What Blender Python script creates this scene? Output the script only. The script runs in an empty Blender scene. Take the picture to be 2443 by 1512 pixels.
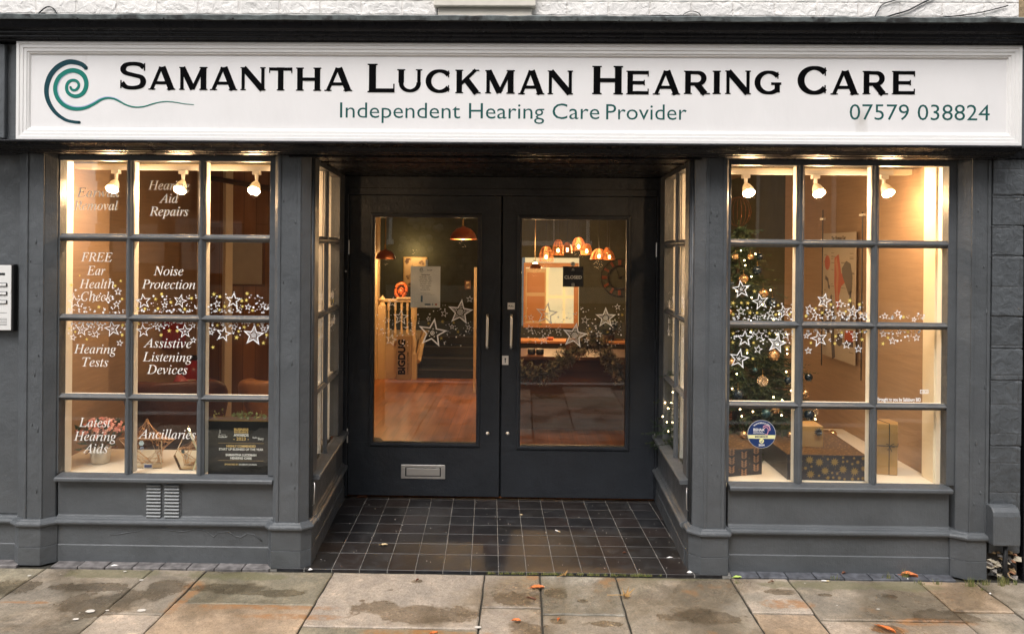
import bpy, bmesh, math, random
from mathutils import Vector, Matrix, noise
R=math.radians; PI=math.pi
sc=bpy.context.scene
# ------------------------------------------------------------------ camera
FPX=1766.0; PU,PV=1221.5,598.9; YAW,PITCH,ROLL=-1.56841990e-02,-2.04300194e-03,8.75367322e-03
CP=Vector((0,-4.06,1.773))
_F=Vector((math.sin(YAW)*math.cos(PITCH),math.cos(YAW)*math.cos(PITCH),math.sin(PITCH)))
_R0=Vector((math.cos(YAW),-math.sin(YAW),0)); _U0=_R0.cross(_F)
_R=_R0*math.cos(ROLL)+_U0*math.sin(ROLL); _U=_U0*math.cos(ROLL)-_R0*math.sin(ROLL)
cd=bpy.data.cameras.new('camera'); cam=bpy.data.objects.new('camera',cd); sc.collection.objects.link(cam)
cam.matrix_world=Matrix(((_R.x,_U.x,-_F.x,CP.x),(_R.y,_U.y,-_F.y,CP.y),(_R.z,_U.z,-_F.z,CP.z),(0,0,0,1)))
cd.sensor_width=36; cd.lens=36*FPX/2443; cd.shift_y=-(756-PV)/2443; cd.clip_end=400; cd.clip_start=.05
sc.camera=cam
def W(u,v,X=None,Y=None,Z=None):
    """point of the photograph (2443 px wide) taken to a plane of the place"""
    d=_F+_R*((u-PU)/FPX)-_U*((v-PV)/FPX)
    t=(Y-CP.y)/d.y if Y is not None else (Z-CP.z)/d.z if Z is not None else (X-CP.x)/d.x
    return CP+d*t
# ------------------------------------------------------------------ sky, sun, exposure
SUN_EL,SUN_AZ=R(56),R(197)          # azimuth clockwise from +Y: behind the camera, a little to the left
w=bpy.data.worlds.new('World'); sc.world=w; w.use_nodes=True; nt=w.node_tree
sk=nt.nodes.new('ShaderNodeTexSky'); sk.sky_type='NISHITA'; sk.sun_disc=False; sk.sun_elevation=SUN_EL; sk.sun_rotation=SUN_AZ
sk.dust_density=3; sk.air_density=1.0; sk.ozone_density=1
hs=nt.nodes.new('ShaderNodeHueSaturation'); hs.inputs['Saturation'].default_value=.22
nt.links.new(sk.outputs[0],hs.inputs['Color']); nt.links.new(hs.outputs[0],nt.nodes['Background'].inputs[0])
nt.nodes['Background'].inputs[1].default_value=.15
sl=bpy.data.lights.new('sun','SUN'); sl.energy=1.1; sl.angle=R(28); sl.color=(1,.95,.9)
so=bpy.data.objects.new('sun',sl); sc.collection.objects.link(so)
sdir=Vector((math.sin(SUN_AZ)*math.cos(SUN_EL),math.cos(SUN_AZ)*math.cos(SUN_EL),math.sin(SUN_EL)))
so.rotation_euler=sdir.to_track_quat('Z','Y').to_euler()
sc.view_settings.view_transform='Standard'; sc.view_settings.look='None'; sc.view_settings.gamma=1
sc.view_settings.exposure=0.94
sc.cycles.use_denoising=True; sc.cycles.max_bounces=8; sc.cycles.transparent_max_bounces=16; sc.cycles.sample_clamp_indirect=6
sc.cycles.caustics_reflective=False; sc.cycles.caustics_refractive=False
# ------------------------------------------------------------------ materials
def nodes(m): return m.node_tree.nodes, m.node_tree.links
def M(name,col,rough=.5,metal=0,var=0,vs=6,bump=0,bs=40,emit=None,es=0,spec=.5,stretch=None,rvar=0,coat=0,dirt=None,ds=3,dth=.6):
    m=bpy.data.materials.new(name); m.use_nodes=True; n,l=nodes(m); b=n['Principled BSDF']
    b.inputs['Base Color'].default_value=(*col,1); b.inputs['Roughness'].default_value=rough; b.inputs['Metallic'].default_value=metal
    b.inputs['Specular IOR Level'].default_value=spec
    if coat: b.inputs['Coat Weight'].default_value=coat; b.inputs['Coat Roughness'].default_value=.15
    if emit: b.inputs['Emission Color'].default_value=(*emit,1); b.inputs['Emission Strength'].default_value=es
    if var or bump or rvar or dirt:
        tc=n.new('ShaderNodeTexCoord'); src=tc.outputs['Object']
        if stretch:
            mp=n.new('ShaderNodeMapping'); mp.inputs['Scale'].default_value=stretch; l.new(src,mp.inputs[0]); src=mp.outputs[0]
    if var or rvar or dirt:
        t=n.new('ShaderNodeTexNoise'); t.inputs['Scale'].default_value=vs; t.inputs['Detail'].default_value=6; t.inputs['Roughness'].default_value=.65
        l.new(src,t.inputs['Vector'])
    last=None
    if var:
        mx=n.new('ShaderNodeMix'); mx.data_type='RGBA'
        mr=n.new('ShaderNodeMapRange'); mr.inputs[1].default_value=.3; mr.inputs[2].default_value=.7; l.new(t.outputs[0],mr.inputs[0]); l.new(mr.outputs[0],mx.inputs[0])
        mx.inputs[6].default_value=(*[max(0,c*(1-var)) for c in col],1); mx.inputs[7].default_value=(*[min(1,c*(1+var)) for c in col],1)
        last=mx.outputs[2]; l.new(last,b.inputs['Base Color'])
    if dirt:
        t3=n.new('ShaderNodeTexNoise'); t3.inputs['Scale'].default_value=ds; t3.inputs['Detail'].default_value=8; l.new(src,t3.inputs['Vector'])
        mr=n.new('ShaderNodeMapRange'); mr.inputs[1].default_value=dth; mr.inputs[2].default_value=dth+.08; l.new(t3.outputs[0],mr.inputs[0])
        mx=n.new('ShaderNodeMix'); mx.data_type='RGBA'; l.new(mr.outputs[0],mx.inputs[0])
        if last: l.new(last,mx.inputs[6])
        else: mx.inputs[6].default_value=(*col,1)
        mx.inputs[7].default_value=(*dirt,1); l.new(mx.outputs[2],b.inputs['Base Color'])
    if rvar:
        mr=n.new('ShaderNodeMapRange'); mr.inputs[1].default_value=.3; mr.inputs[2].default_value=.7; mr.inputs[3].default_value=max(0,rough-rvar); mr.inputs[4].default_value=rough+rvar
        l.new(t.outputs[0],mr.inputs[0]); l.new(mr.outputs[0],b.inputs['Roughness'])
    if bump:
        t2=n.new('ShaderNodeTexNoise'); t2.inputs['Scale'].default_value=bs; t2.inputs['Detail'].default_value=5; l.new(src,t2.inputs['Vector'])
        bp=n.new('ShaderNodeBump'); bp.inputs['Strength'].default_value=bump; bp.inputs['Distance'].default_value=.01
        l.new(t2.outputs[0],bp.inputs['Height']); l.new(bp.outputs[0],b.inputs['Normal'])
    return m
def paint(name,col,rough=.34,dust=1.0,spec=.5):
    """old brush-laid gloss paint: faint brush lines, lumps, dust and small pale chips"""
    m=bpy.data.materials.new(name); m.use_nodes=True; n,l=nodes(m); b=n['Principled BSDF']
    tc=n.new('ShaderNodeTexCoord'); o=tc.outputs['Object']
    def nz(scale,detail=5,vec=o,ro=.6):
        t=n.new('ShaderNodeTexNoise'); t.inputs['Scale'].default_value=scale; t.inputs['Detail'].default_value=detail; t.inputs['Roughness'].default_value=ro; l.new(vec,t.inputs['Vector']); return t.outputs[0]
    def mr(src,a,b_,c,d):
        q=n.new('ShaderNodeMapRange'); 
        for i,x in enumerate((a,b_,c,d)): q.inputs[1+i].default_value=x
        l.new(src,q.inputs[0]); return q.outputs[0]
    def mix(f,a,c):
        q=n.new('ShaderNodeMix'); q.data_type='RGBA'; l.new(f,q.inputs[0])
        if isinstance(a,tuple): q.inputs[6].default_value=(*a,1)
        else: l.new(a,q.inputs[6])
        q.inputs[7].default_value=(*c,1); return q.outputs[2]
    c=mix(mr(nz(4,8),.3,.7,0,1),tuple(x*.82 for x in col),tuple(x*1.15 for x in col))
    c=mix(mr(nz(14,9,ro=.75),.62,.80,0,.35),c,tuple(min(1,x*(1+.8*dust)+.02*dust) for x in col))      # dusty bloom
    c=mix(mr(nz(75,3),.765,.785,0,.8*dust),c,(.45,.45,.44))                              # chips
    b.inputs['Specular IOR Level'].default_value=spec
    l.new(c,b.inputs['Base Color'])
    l.new(mr(nz(9,6),.3,.7,rough-.08,rough+.16),b.inputs['Roughness'])
    mp=n.new('ShaderNodeMapping'); mp.inputs['Scale'].default_value=(260,260,10); l.new(o,mp.inputs[0])
    bp=n.new('ShaderNodeBump'); bp.inputs['Strength'].default_value=.34; bp.inputs['Distance'].default_value=.004; l.new(nz(1,3,mp.outputs[0]),bp.inputs['Height'])
    b2=n.new('ShaderNodeBump'); b2.inputs['Strength'].default_value=.5; b2.inputs['Distance'].default_value=.012; l.new(nz(16,6),b2.inputs['Height']); l.new(bp.outputs[0],b2.inputs['Normal'])
    b3=n.new('ShaderNodeBump'); b3.inputs['Strength'].default_value=.25; b3.inputs['Distance'].default_value=.004; l.new(nz(160,3),b3.inputs['Height']); l.new(b2.outputs[0],b3.inputs['Normal'])
    l.new(b3.outputs[0],b.inputs['Normal'])
    return m
GREY=paint('grey gloss paint',(.084,.091,.098),.36,1.2)
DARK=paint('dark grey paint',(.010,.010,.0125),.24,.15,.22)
DOORP=paint('door paint',(.030,.034,.041),.36,.4,.22)
SIGNW=M('white sign paint',(.79,.772,.768),.45,var=.035,vs=3,bump=.28,bs=12,stretch=(1,1,.45),dirt=(.60,.57,.54),ds=3.2,dth=.70)
BLACKL=M('black vinyl',(.002,.002,.0025),.6,spec=.04)
TEAL=M('teal vinyl',(.010,.085,.08),.6,spec=.2); TEAL2=M('green teal vinyl',(.01,.19,.15),.6,spec=.2); TEALD=M('deep teal vinyl',(.006,.05,.065),.6,spec=.2); LAV=M('pale lavender vinyl',(.42,.48,.66),.4)
CREAM=M('cream gloss paint',(.84,.73,.54),.4,bump=.1,bs=30)
WHITE=M('white enamel',(.8,.76,.70),.35)
INNERF=M('white inner frame paint',(.88,.84,.76),.45)
VINYL=M('white vinyl lettering',(.8,.77,.72),.6,emit=(1,.95,.88),es=.0)
CHALK=M('white chalk paint',(.9,.9,.9),.8); YELLOW=M('yellow chalk paint',(.85,.68,.18),.8)
METAL=M('brushed steel',(.85,.83,.80),.42,1,rvar=.12,vs=30); CHROME=M('satin steel',(.9,.88,.84),.38,1)
LEAD=M('weathered lead',(.10,.115,.115),.6,var=.6,vs=14,bump=.8,bs=18,dirt=(.02,.02,.02),ds=9,dth=.55)
BLACK=M('black plastic',(.012,.012,.013),.45); RUBBER=M('black cable',(.01,.01,.011),.5)
PAPER=M('printed paper',(.85,.82,.79),.7,var=.05,vs=12); INK=M('grey ink',(.05,.05,.055),.8)
BRASS=M('old brass',(.55,.35,.12),.3,1); COPPER=M('copper',(.6,.22,.10),.3,1,bump=.5,bs=60)
def glass(name='window glass',k=.058):
    m=bpy.data.materials.new(name); m.use_nodes=True; n,l=nodes(m); n.remove(n['Principled BSDF'])
    tr=n.new('ShaderNodeBsdfTransparent'); tr.inputs[0].default_value=(.97,.98,.97,1); gl=n.new('ShaderNodeBsdfGlossy'); gl.inputs['Roughness'].default_value=0.0
    lw=n.new('ShaderNodeLayerWeight'); lw.inputs[0].default_value=.5
    pw=n.new('ShaderNodeMath'); pw.operation='POWER'; pw.inputs[1].default_value=5; l.new(lw.outputs['Facing'],pw.inputs[0])
    ma=n.new('ShaderNodeMath'); ma.operation='MULTIPLY_ADD'; ma.inputs[1].default_value=.38; ma.inputs[2].default_value=k; l.new(pw.outputs[0],ma.inputs[0])
    mx=n.new('ShaderNodeMixShader'); l.new(ma.outputs[0],mx.inputs[0]); l.new(tr.outputs[0],mx.inputs[1]); l.new(gl.outputs[0],mx.inputs[2]); l.new(mx.outputs[0],n['Material Output'].inputs[0])
    tc=n.new('ShaderNodeTexCoord'); t=n.new('ShaderNodeTexNoise'); t.inputs['Scale'].default_value=2.2; t.inputs['Detail'].default_value=1; l.new(tc.outputs['Object'],t.inputs[0])
    bp=n.new('ShaderNodeBump'); bp.inputs['Strength'].default_value=.035; bp.inputs['Distance'].default_value=.01; l.new(t.outputs[0],bp.inputs['Height']); l.new(bp.outputs[0],gl.inputs['Normal'])
    return m
GLASS=glass(); DGLASS=glass('door glass',.062)
def emis(name,col,s):
    return M(name,(.8,.8,.8),.5,emit=col,es=s)
BULB=emis('lit bulb',(1,.70,.33),22); FAIRY=emis('fairy light',(1,.72,.36),16)
# ------------------------------------------------------------------ mesh builder
class MB:
    def __init__(s,tf=None): s.v=[];s.f=[];s.mi=[];s.tf=tf;s.cm=0;s.col=[];s.cc=None
    def add(s,vs,fs):
        b=len(s.v); s.v+=[tuple(s.tf(*p)) if s.tf else tuple(p) for p in vs]
        for f in fs: s.f.append([b+i for i in f]); s.mi.append(s.cm); s.col.append(s.cc)
        return s
    def box(s,x0,x1,y0,y1,z0,z1):
        return s.add([(x,y,z) for x in(x0,x1) for y in(y0,y1) for z in(z0,z1)],[(0,1,3,2),(4,6,7,5),(0,4,5,1),(2,3,7,6),(0,2,6,4),(1,5,7,3)])
    def prism(s,poly,a0,a1,ax='x'):
        """poly: 2D outline, swept along ax"""
        g={'x':lambda p,a:(a,p[0],p[1]),'y':lambda p,a:(p[0],a,p[1]),'z':lambda p,a:(p[0],p[1],a)}[ax]
        n=len(poly); return s.add([g(p,a0) for p in poly]+[g(p,a1) for p in poly],[tuple(range(n)),tuple(range(2*n-1,n-1,-1))]+[(i,(i+1)%n,n+(i+1)%n,n+i) for i in range(n)])
    def tube(s,pts,r,seg=8,caps=True):
        pts=[Vector(p) for p in pts]; n=len(pts); rs=r if isinstance(r,(list,tuple)) else [r]*n; vs=[];fs=[]
        up=Vector((0,0,1))
        for i,p in enumerate(pts):
            t=(pts[min(i+1,n-1)]-pts[max(i-1,0)]).normalized()
            a=t.cross(up if abs(t.z)<.95 else Vector((1,0,0))).normalized(); b=t.cross(a)
            for k in range(seg): q=2*PI*k/seg; vs.append(p+(a*math.cos(q)+b*math.sin(q))*rs[i])
        for i in range(n-1):
            for k in range(seg): fs.append((i*seg+k,i*seg+(k+1)%seg,(i+1)*seg+(k+1)%seg,(i+1)*seg+k))
        if caps: fs+=[tuple(range(seg)),tuple(range((n-1)*seg,n*seg))]
        return s.add(vs,fs)
    def lathe(s,prof,c=(0,0,0),seg=24,ax='z'):
        vs=[];fs=[];n=len(prof)
        for r,z in prof:
            for k in range(seg):
                q=2*PI*k/seg; x,y=r*math.cos(q),r*math.sin(q)
                vs.append((c[0]+x,c[1]+y,c[2]+z) if ax=='z' else (c[0]+x,c[1]+z,c[2]+y))
        for i in range(n-1):
            for k in range(seg): fs.append((i*seg+k,i*seg+(k+1)%seg,(i+1)*seg+(k+1)%seg,(i+1)*seg+k))
        return s.add(vs,fs)
    def ball(s,c,r,seg=16,rings=10,sz=1):
        return s.lathe([(max(1e-5,r*math.sin(PI*i/rings)),-r*sz*math.cos(PI*i/rings)) for i in range(rings+1)],c,seg)
    def ribbon(s,pts,ws,mp,t=.0015,closed=False):
        """flat stroke: 2D points, widths; mp(a,b,depth) -> 3D; front face at depth -t"""
        n=len(pts); L=[];Rr=[]; ws=ws if isinstance(ws,(list,tuple)) else [ws]*n
        for i in range(n):
            if closed: p,q=pts[i-1],pts[(i+1)%n]
            else: p,q=pts[max(i-1,0)],pts[min(i+1,n-1)]
            dx,dy=q[0]-p[0],q[1]-p[1]; k=math.hypot(dx,dy) or 1; nx,ny=-dy/k*ws[i]/2,dx/k*ws[i]/2
            if 0<i<n-1 or closed:      # mitre
                a=pts[i-1];c=pts[(i+1)%n];b=pts[i]
                d1=Vector((b[0]-a[0],b[1]-a[1]));d2=Vector((c[0]-b[0],c[1]-b[1]))
                if d1.length>1e-9 and d2.length>1e-9:
                    cs=max(.35,math.cos(d1.angle(d2)/2)); m1=(d1.normalized()+d2.normalized())
                    if m1.length>1e-6: m1.normalize(); nx,ny=-m1.y*ws[i]/2/cs,m1.x*ws[i]/2/cs
            L.append((pts[i][0]+nx,pts[i][1]+ny));Rr.append((pts[i][0]-nx,pts[i][1]-ny))
        vs=[mp(*p,-t) for p in L]+[mp(*p,-t) for p in Rr]+[mp(*p,0) for p in L]+[mp(*p,0) for p in Rr]
        fs=[]
        for i in range(n if closed else n-1):
            j=(i+1)%n; fs+=[(i,j,n+j,n+i),(i,2*n+i,2*n+j,j),(n+i,n+j,3*n+j,3*n+i)]
        if not closed: fs+=[(0,n,3*n,2*n),(n-1,3*n-1,4*n-1,2*n-1)]
        return s.add(vs,fs)
    def disc(s,c,r,mp,t=.0015,seg=10,ry=None):
        ry=ry or r; vs=[mp(c[0]+r*math.cos(2*PI*k/seg),c[1]+ry*math.sin(2*PI*k/seg),-t) for k in range(seg)]
        return s.add(vs,[tuple(range(seg))])
    def poly(s,pts,mp,t=.0015):
        n=len(pts); return s.add([mp(*p,-t) for p in pts]+[mp(*p,0) for p in pts],[tuple(range(n))]+[(i,(i+1)%n,n+(i+1)%n,n+i) for i in range(n)])
    def build(s,name,mats,parent=None,bevel=0,smooth=False,seg=2):
        me=bpy.data.meshes.new(name); me.from_pydata(s.v,[],s.f); mats=mats if isinstance(mats,(list,tuple)) else [mats]
        for m in mats: me.materials.append(m)
        me.polygons.foreach_set('material_index',s.mi)
        if any(c is not None for c in s.col):
            at=me.color_attributes.new('tone','FLOAT_COLOR','CORNER'); i=0
            for p,c in zip(me.polygons,s.col):
                for _ in p.loop_indices: at.data[i].color=(*(c or (1,1,1)),1); i+=1
        bm=bmesh.new(); bm.from_mesh(me); bmesh.ops.recalc_face_normals(bm,faces=bm.faces); bm.to_mesh(me); bm.free()
        if smooth: me.shade_smooth()
        o=bpy.data.objects.new(name,me); sc.collection.objects.link(o)
        if parent:
            o.parent=parent; 
            if s.tf is None or True: o.matrix_parent_inverse=parent.matrix_world.inverted() if not parent.get('_local') else Matrix()
        if bevel:
            b=o.modifiers.new('bevel','BEVEL'); b.width=bevel; b.segments=seg; b.limit_method='ANGLE'; b.angle_limit=R(35)
        return o
def tag(o,label=None,cat=None,group=None,kind=None):
    for k,v in (('label',label),('category',cat),('group',group),('kind',kind)):
        if v: o[k]=v
    return o
def E(name,loc=(0,0,0),label=None,cat=None,group=None,rz=0,parent=None,local=False):
    o=bpy.data.objects.new(name,None); o.empty_display_size=.1; o.location=loc; o.rotation_euler=(0,0,rz); sc.collection.objects.link(o)
    if parent: o.parent=parent
    o.matrix_basis=Matrix.Translation(loc)@Matrix.Rotation(rz,4,'Z'); 
    if parent is None: o.matrix_world=o.matrix_basis.copy()
    if local: o['_local']=1
    return tag(o,label,cat,group)
def S(o): o['kind']='structure'; return o
# text ---------------------------------------------------------------
def ital(s): return ''.join('\u210e' if c=='h' else chr(0x1D434+ord(c)-65) if 'A'<=c<='Z' else chr(0x1D44E+ord(c)-97) if 'a'<=c<='z' else c for c in s)
def serif(s): return ''.join(chr(0x1D400+ord(c)-65) if 'A'<=c<='Z' else chr(0x1D41A+ord(c)-97) if 'a'<=c<='z' else c for c in s)
_cap={}
def tmesh(body,off=0,ext=.0):
    c=bpy.data.curves.new('t','FONT'); c.body=body; c.size=1; c.offset=off; c.extrude=ext; c.resolution_u=3
    o=bpy.data.objects.new('t',c); sc.collection.objects.link(o); dg=bpy.context.evaluated_depsgraph_get(); dg.update()
    me=bpy.data.meshes.new_from_object(o.evaluated_get(dg)); bpy.data.objects.remove(o); bpy.data.curves.remove(c); return me
def text(body,org,width,cap,mat,parent,style='sans',off=0,xd=(1,0,0),zd=(0,0,1),name='lettering',centre=False,arc=None,t=.0012,local=False,shear=0):
    """org: left end of the baseline (or its middle, if centre); width/cap in metres (width None keeps the letters' own)"""
    b={'ital':ital,'serif':serif}.get(style,lambda s:s)(body)
    if style not in _cap:
        h=tmesh({'ital':ital('H'),'serif':serif('H')}.get(style,'H')); _cap[style]=max(v.co.y for v in h.vertices)
    me=tmesh(b,off,0.02); xs=[v.co.x for v in me.vertices]; x0,x1=min(xs),max(xs)
    sy=cap/_cap[style]; sx=width/(x1-x0) if width else sy; zmax=.02
    xd=Vector(xd).normalized(); zd=Vector(zd).normalized(); nd=xd.cross(zd); org=Vector(org)   # nd points away from the reader
    wv=(x1-x0)*sx
    for v in me.vertices:
        x=(v.co.x-x0)*sx; z=v.co.y*sy; dep=(t if v.co.z>0 else 0)
        if shear: x+=z*shear
        if centre: x-=wv/2
        if arc:
            a=x/arc; rr=arc+z; v.co=org+xd*(rr*math.sin(a))+zd*(rr*math.cos(a)-arc)-nd*dep
        else: v.co=org+xd*x+zd*z-nd*dep
    me.materials.clear(); me.materials.append(mat); me.name=name
    o=bpy.data.objects.new(name,me); sc.collection.objects.link(o)
    if parent: o.parent=parent; o.matrix_parent_inverse=Matrix() if local else parent.matrix_world.inverted()
    return o
def wtext(body,u0,u1,vb,caps,Y,mat,parent,style='sans',off=0,mid=None,t=.0012):
    """lettering on a wall-parallel plane, given where its baseline runs in the photograph"""
    a=W(u0,vb,Y=Y); b=W(u1,vb,Y=Y); c=W(u0,vb-caps,Y=Y); z=(a.z+b.z)/2
    return text(body,(a.x,Y,z),b.x-a.x,c.z-a.z,mat,parent,style,off,t=t)
# ================================================================== SETTING: ground
rnd=random.Random(7)
def slab_mat():
    m=bpy.data.materials.new('sandstone paving'); m.use_nodes=True; n,l=nodes(m); b=n['Principled BSDF']
    at=n.new('ShaderNodeAttribute'); at.attribute_name='tone'; geo=n.new('ShaderNodeTexCoord'); o=geo.outputs['Object']
    def nz(sc_,d=6,ro=.6):
        t=n.new('ShaderNodeTexNoise'); t.inputs['Scale'].default_value=sc_; t.inputs['Detail'].default_value=d; t.inputs['Roughness'].default_value=ro; l.new(o,t.inputs['Vector']); return t.outputs[0]
    def mr(s,a,b_,c=0,d=1):
        q=n.new('ShaderNodeMapRange'); q.interpolation_type='SMOOTHSTEP'
        for i,x in enumerate((a,b_,c,d)): q.inputs[1+i].default_value=x
        l.new(s,q.inputs[0]); return q.outputs[0]
    def ma(op,a,b_):
        q=n.new('ShaderNodeMath'); q.operation=op
        for i,x in enumerate((a,b_)):
            if isinstance(x,(int,float)): q.inputs[i].default_value=x
            else: l.new(x,q.inputs[i])
        return q.outputs[0]
    def mix(f,a,c,bt='MIX'):
        q=n.new('ShaderNodeMix'); q.data_type='RGBA'; q.blend_type=bt
        for i,x in ((0,f),(6,a),(7,c)):
            if isinstance(x,tuple): q.inputs[i].default_value=(*x,1)
            elif isinstance(x,(int,float)): q.inputs[i].default_value=x
            else: l.new(x,q.inputs[i])
        return q.outputs[2]
    c=at.outputs['Color']
    c=mix(mr(nz(5,9,.75),.36,.66,0,1),c,mix(1.0,c,(1.5,1.46,1.42),'MULTIPLY'))
    damp=mr(nz(1.5,7,.62),.47,.60,0,1); c=mix(ma('MULTIPLY',damp,.85),c,mix(1.0,c,(.56,.53,.47),'MULTIPLY'))
    c=mix(mr(nz(2.3,6),.50,.72,0,.5),c,mix(1.0,c,(.62,.66,.60),'MULTIPLY'))
    c=mix(mr(nz(38,8,.85),.44,.60,0,.5),c,mix(1.0,c,(.6,.58,.55),'MULTIPLY'))
    c=mix(mr(nz(130,3,.6),.52,.66,0,.55),c,mix(1.0,c,(.45,.43,.40),'MULTIPLY'))
    c=mix(mr(nz(150,2,.5),.60,.72,0,.5),c,mix(1.0,c,(1.6,1.55,1.5),'MULTIPLY'))
    c=mix(mr(nz(3.1,6,.65),.60,.70,0,.6),c,(.32,.165,.065))
    c=mix(mr(nz(4,8,.8),.54,.64,0,.75),c,mix(1.0,c,(1.5,1.47,1.44),'MULTIPLY'))
    # rust bands and wet patches of the photograph, each at its own place
    sx=n.new('ShaderNodeSeparateXYZ'); l.new(o,sx.inputs[0]); wob=mr(nz(7,5),.25,.75,-.42,.42); wob2=mr(nz(30,4),.25,.75,-.12,.12); wob=ma('ADD',wob,wob2)
    def blobs(L):
        tot=None
        for (u,v,rx,ry) in L:
            p=W(u,v,Z=0); dx=ma('DIVIDE',ma('SUBTRACT',sx.outputs[0],p.x),rx); dy=ma('DIVIDE',ma('SUBTRACT',sx.outputs[1],p.y),ry)
            q=ma('SQRT',ma('ADD',ma('MULTIPLY',dx,dx),ma('MULTIPLY',dy,dy)),0); q=ma('ADD',q,wob)
            g=mr(q,1.2,.84); tot=g if tot is None else ma('MAXIMUM',tot,g)
        return tot
    rust=blobs([(445,1418,.05,.16),(620,1446,.33,.03),(1886,1440,.13,.05),(2227,1483,.18,.035),(1270,1375,.04,.05),(1000,1508,.3,.03),(690,1470,.2,.03),(60,1434,.12,.015),(2120,1500,.08,.04)])
    c=mix(ma('MULTIPLY',ma('MULTIPLY',rust,mr(nz(14,7,.7),.35,.6)),.8),c,(.36,.17,.06))
    moss=blobs([(260,1366,.3,.05),(560,1372,.3,.045),(1970,1395,.3,.05),(2150,1398,.2,.05),(1600,1376,.25,.03)])
    c=mix(ma('MULTIPLY',moss,.55),c,(.16,.15,.07))
    wet=blobs([(215,1398,.22,.05),(300,1425,.10,.12),(230,1440,.2,.12),(30,1400,.14,.08),(1010,1462,.27,.09),(905,1450,.14,.07),(1228,1426,.115,.06),(1328,1413,.055,.075),(1260,1497,.09,.07),(560,1402,.2,.05),(650,1412,.2,.04),(1860,1412,.10,.03),(1332,1479,.035,.025),(996,1385,.03,.022),(932,1405,.02,.012),(864,1431,.015,.012),(1970,1418,.035,.015),(2125,1422,.05,.02),(2115,1501,.07,.05),(1390,1432,.03,.02),(600,1391,.03,.014),(2260,1470,.18,.06),(1440,1486,.09,.03),(1680,1470,.2,.07),(385,1405,.1,.12)])
    c=mix(ma('MULTIPLY',wet,.9),c,mix(1.0,c,(.52,.48,.42),'MULTIPLY'))
    l.new(c,b.inputs['Base Color'])
    ro=ma('SUBTRACT',mr(nz(6,6),.3,.7,.46,.72),ma('MULTIPLY',ma('MAXIMUM',wet,damp),.34)); l.new(ro,b.inputs['Roughness'])
    bp=n.new('ShaderNodeBump'); bp.inputs['Strength'].default_value=.8; bp.inputs['Distance'].default_value=.006; l.new(nz(60,6,.75),bp.inputs['Height'])
    b2=n.new('ShaderNodeBump'); b2.inputs['Strength'].default_value=.4; b2.inputs['Distance'].default_value=.012; l.new(nz(9,3),b2.inputs['Height']); l.new(bp.outputs[0],b2.inputs['Normal']); l.new(b2.outputs[0],b.inputs['Normal'])
    return m
SLAB=slab_mat(); JOINT=M('dark joint',(.035,.032,.024),.9,var=.5,vs=20,bump=.6,bs=60)
mb=MB(); mb.cc=None
T={'g':(.262,.225,.178),'p':(.35,.295,.240),'o':(.35,.265,.187),'l':(.24,.212,.155),'b':(.25,.233,.198)}
def slab(x0,x1,y0,y1,c):
    g=.0045; dz=rnd.uniform(-.005,.001); z=0+dz; k=.006; f=T[c]; j=rnd.uniform(.93,1.07); mb.cc=tuple(a*j for a in f)
    x0+=g;x1-=g;y0+=g;y1-=g; tilt=rnd.uniform(-.0015,.0015)
    def edge(a,b,n):
        return [(a[0]+(b[0]-a[0])*i/n,a[1]+(b[1]-a[1])*i/n) for i in range(n)]
    cs=[(x0,y0),(x1,y0),(x1,y1),(x0,y1)]; out=[]
    for i in range(4):
        a,b=cs[i],cs[(i+1)%4]; n=max(2,int(math.dist(a,b)/.05)); out+=edge(a,b,n)
    out=[(p[0]+.0055*noise.noise(Vector((p[0]*30,p[1]*30,1))),p[1]+.0055*noise.noise(Vector((p[0]*30,p[1]*30,7)))) for p in out]
    cx,cy=(x0+x1)/2,(y0+y1)/2; inn=[(p[0]+(cx-p[0])*k/max(.05,abs(cx-p[0])) if abs(cx-p[0])>.02 else p[0],p[1]+(cy-p[1])*k/max(.05,abs(cy-p[1])) if abs(cy-p[1])>.02 else p[1]) for p in out]
    n=len(out); zz=lambda p:z+tilt*(p[0]-cx)/.5
    mb.add([(p[0],p[1],-.03) for p in out]+[(p[0],p[1],zz(p)-.004) for p in out]+[(p[0],p[1],zz(p)) for p in inn],
        [(i,(i+1)%n,n+(i+1)%n,n+i) for i in range(n)]+[(n+i,n+(i+1)%n,2*n+(i+1)%n,2*n+i) for i in range(n)]+[tuple(range(2*n,3*n))])
FY=-.02
cols=[(-4.3,-3.5,None,'gl'),(-3.5,-2.62,None,'lg'),(-2.62,-2.023,-.72,'gg'),(-2.023,-1.727,-.518,'gp'),(-1.727,-1.028,-.398,'lo'),(-1.028,-.196,-.603,'pl'),
 (-.196,.105,-.39,'pp'),(.105,.517,-.45,'bg'),(.517,1.14,-.74,'gb'),(1.14,1.448,-.404,'po'),(1.448,2.148,-.462,'gp'),(2.148,2.455,-.357,'og'),(2.455,3.1,-.66,'gl'),(3.1,3.9,-.5,'pg')]
for x0,x1,ys,cc in cols:
    ys=ys or -.6; y=FY; first=True; i=0
    slab(x0,x1,ys,y,cc[0]); y=ys; k=1
    while y>-2.6:
        d=rnd.uniform(.5,.75); slab(x0,x1,y-d,y,cc[1] if k==1 else rnd.choice('gplobg')); y-=d; k+=1
pav=S(mb.build('pavement',SLAB)); tag(pav,'worn sandstone flag paving with damp patches in front of the shop','pavement')
m2=MB(); m2.box(-6,6,-3.4,1.2,-.2,-.012); m2.build('joint_bed',JOINT,pav)
m2=MB(); m2.box(-14,14,-3.55,-3.4,-.25,-.006); S(m2.build('kerb',M('granite kerb',(.3,.29,.27),.7,var=.3,vs=30),None,.01)); 
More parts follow.
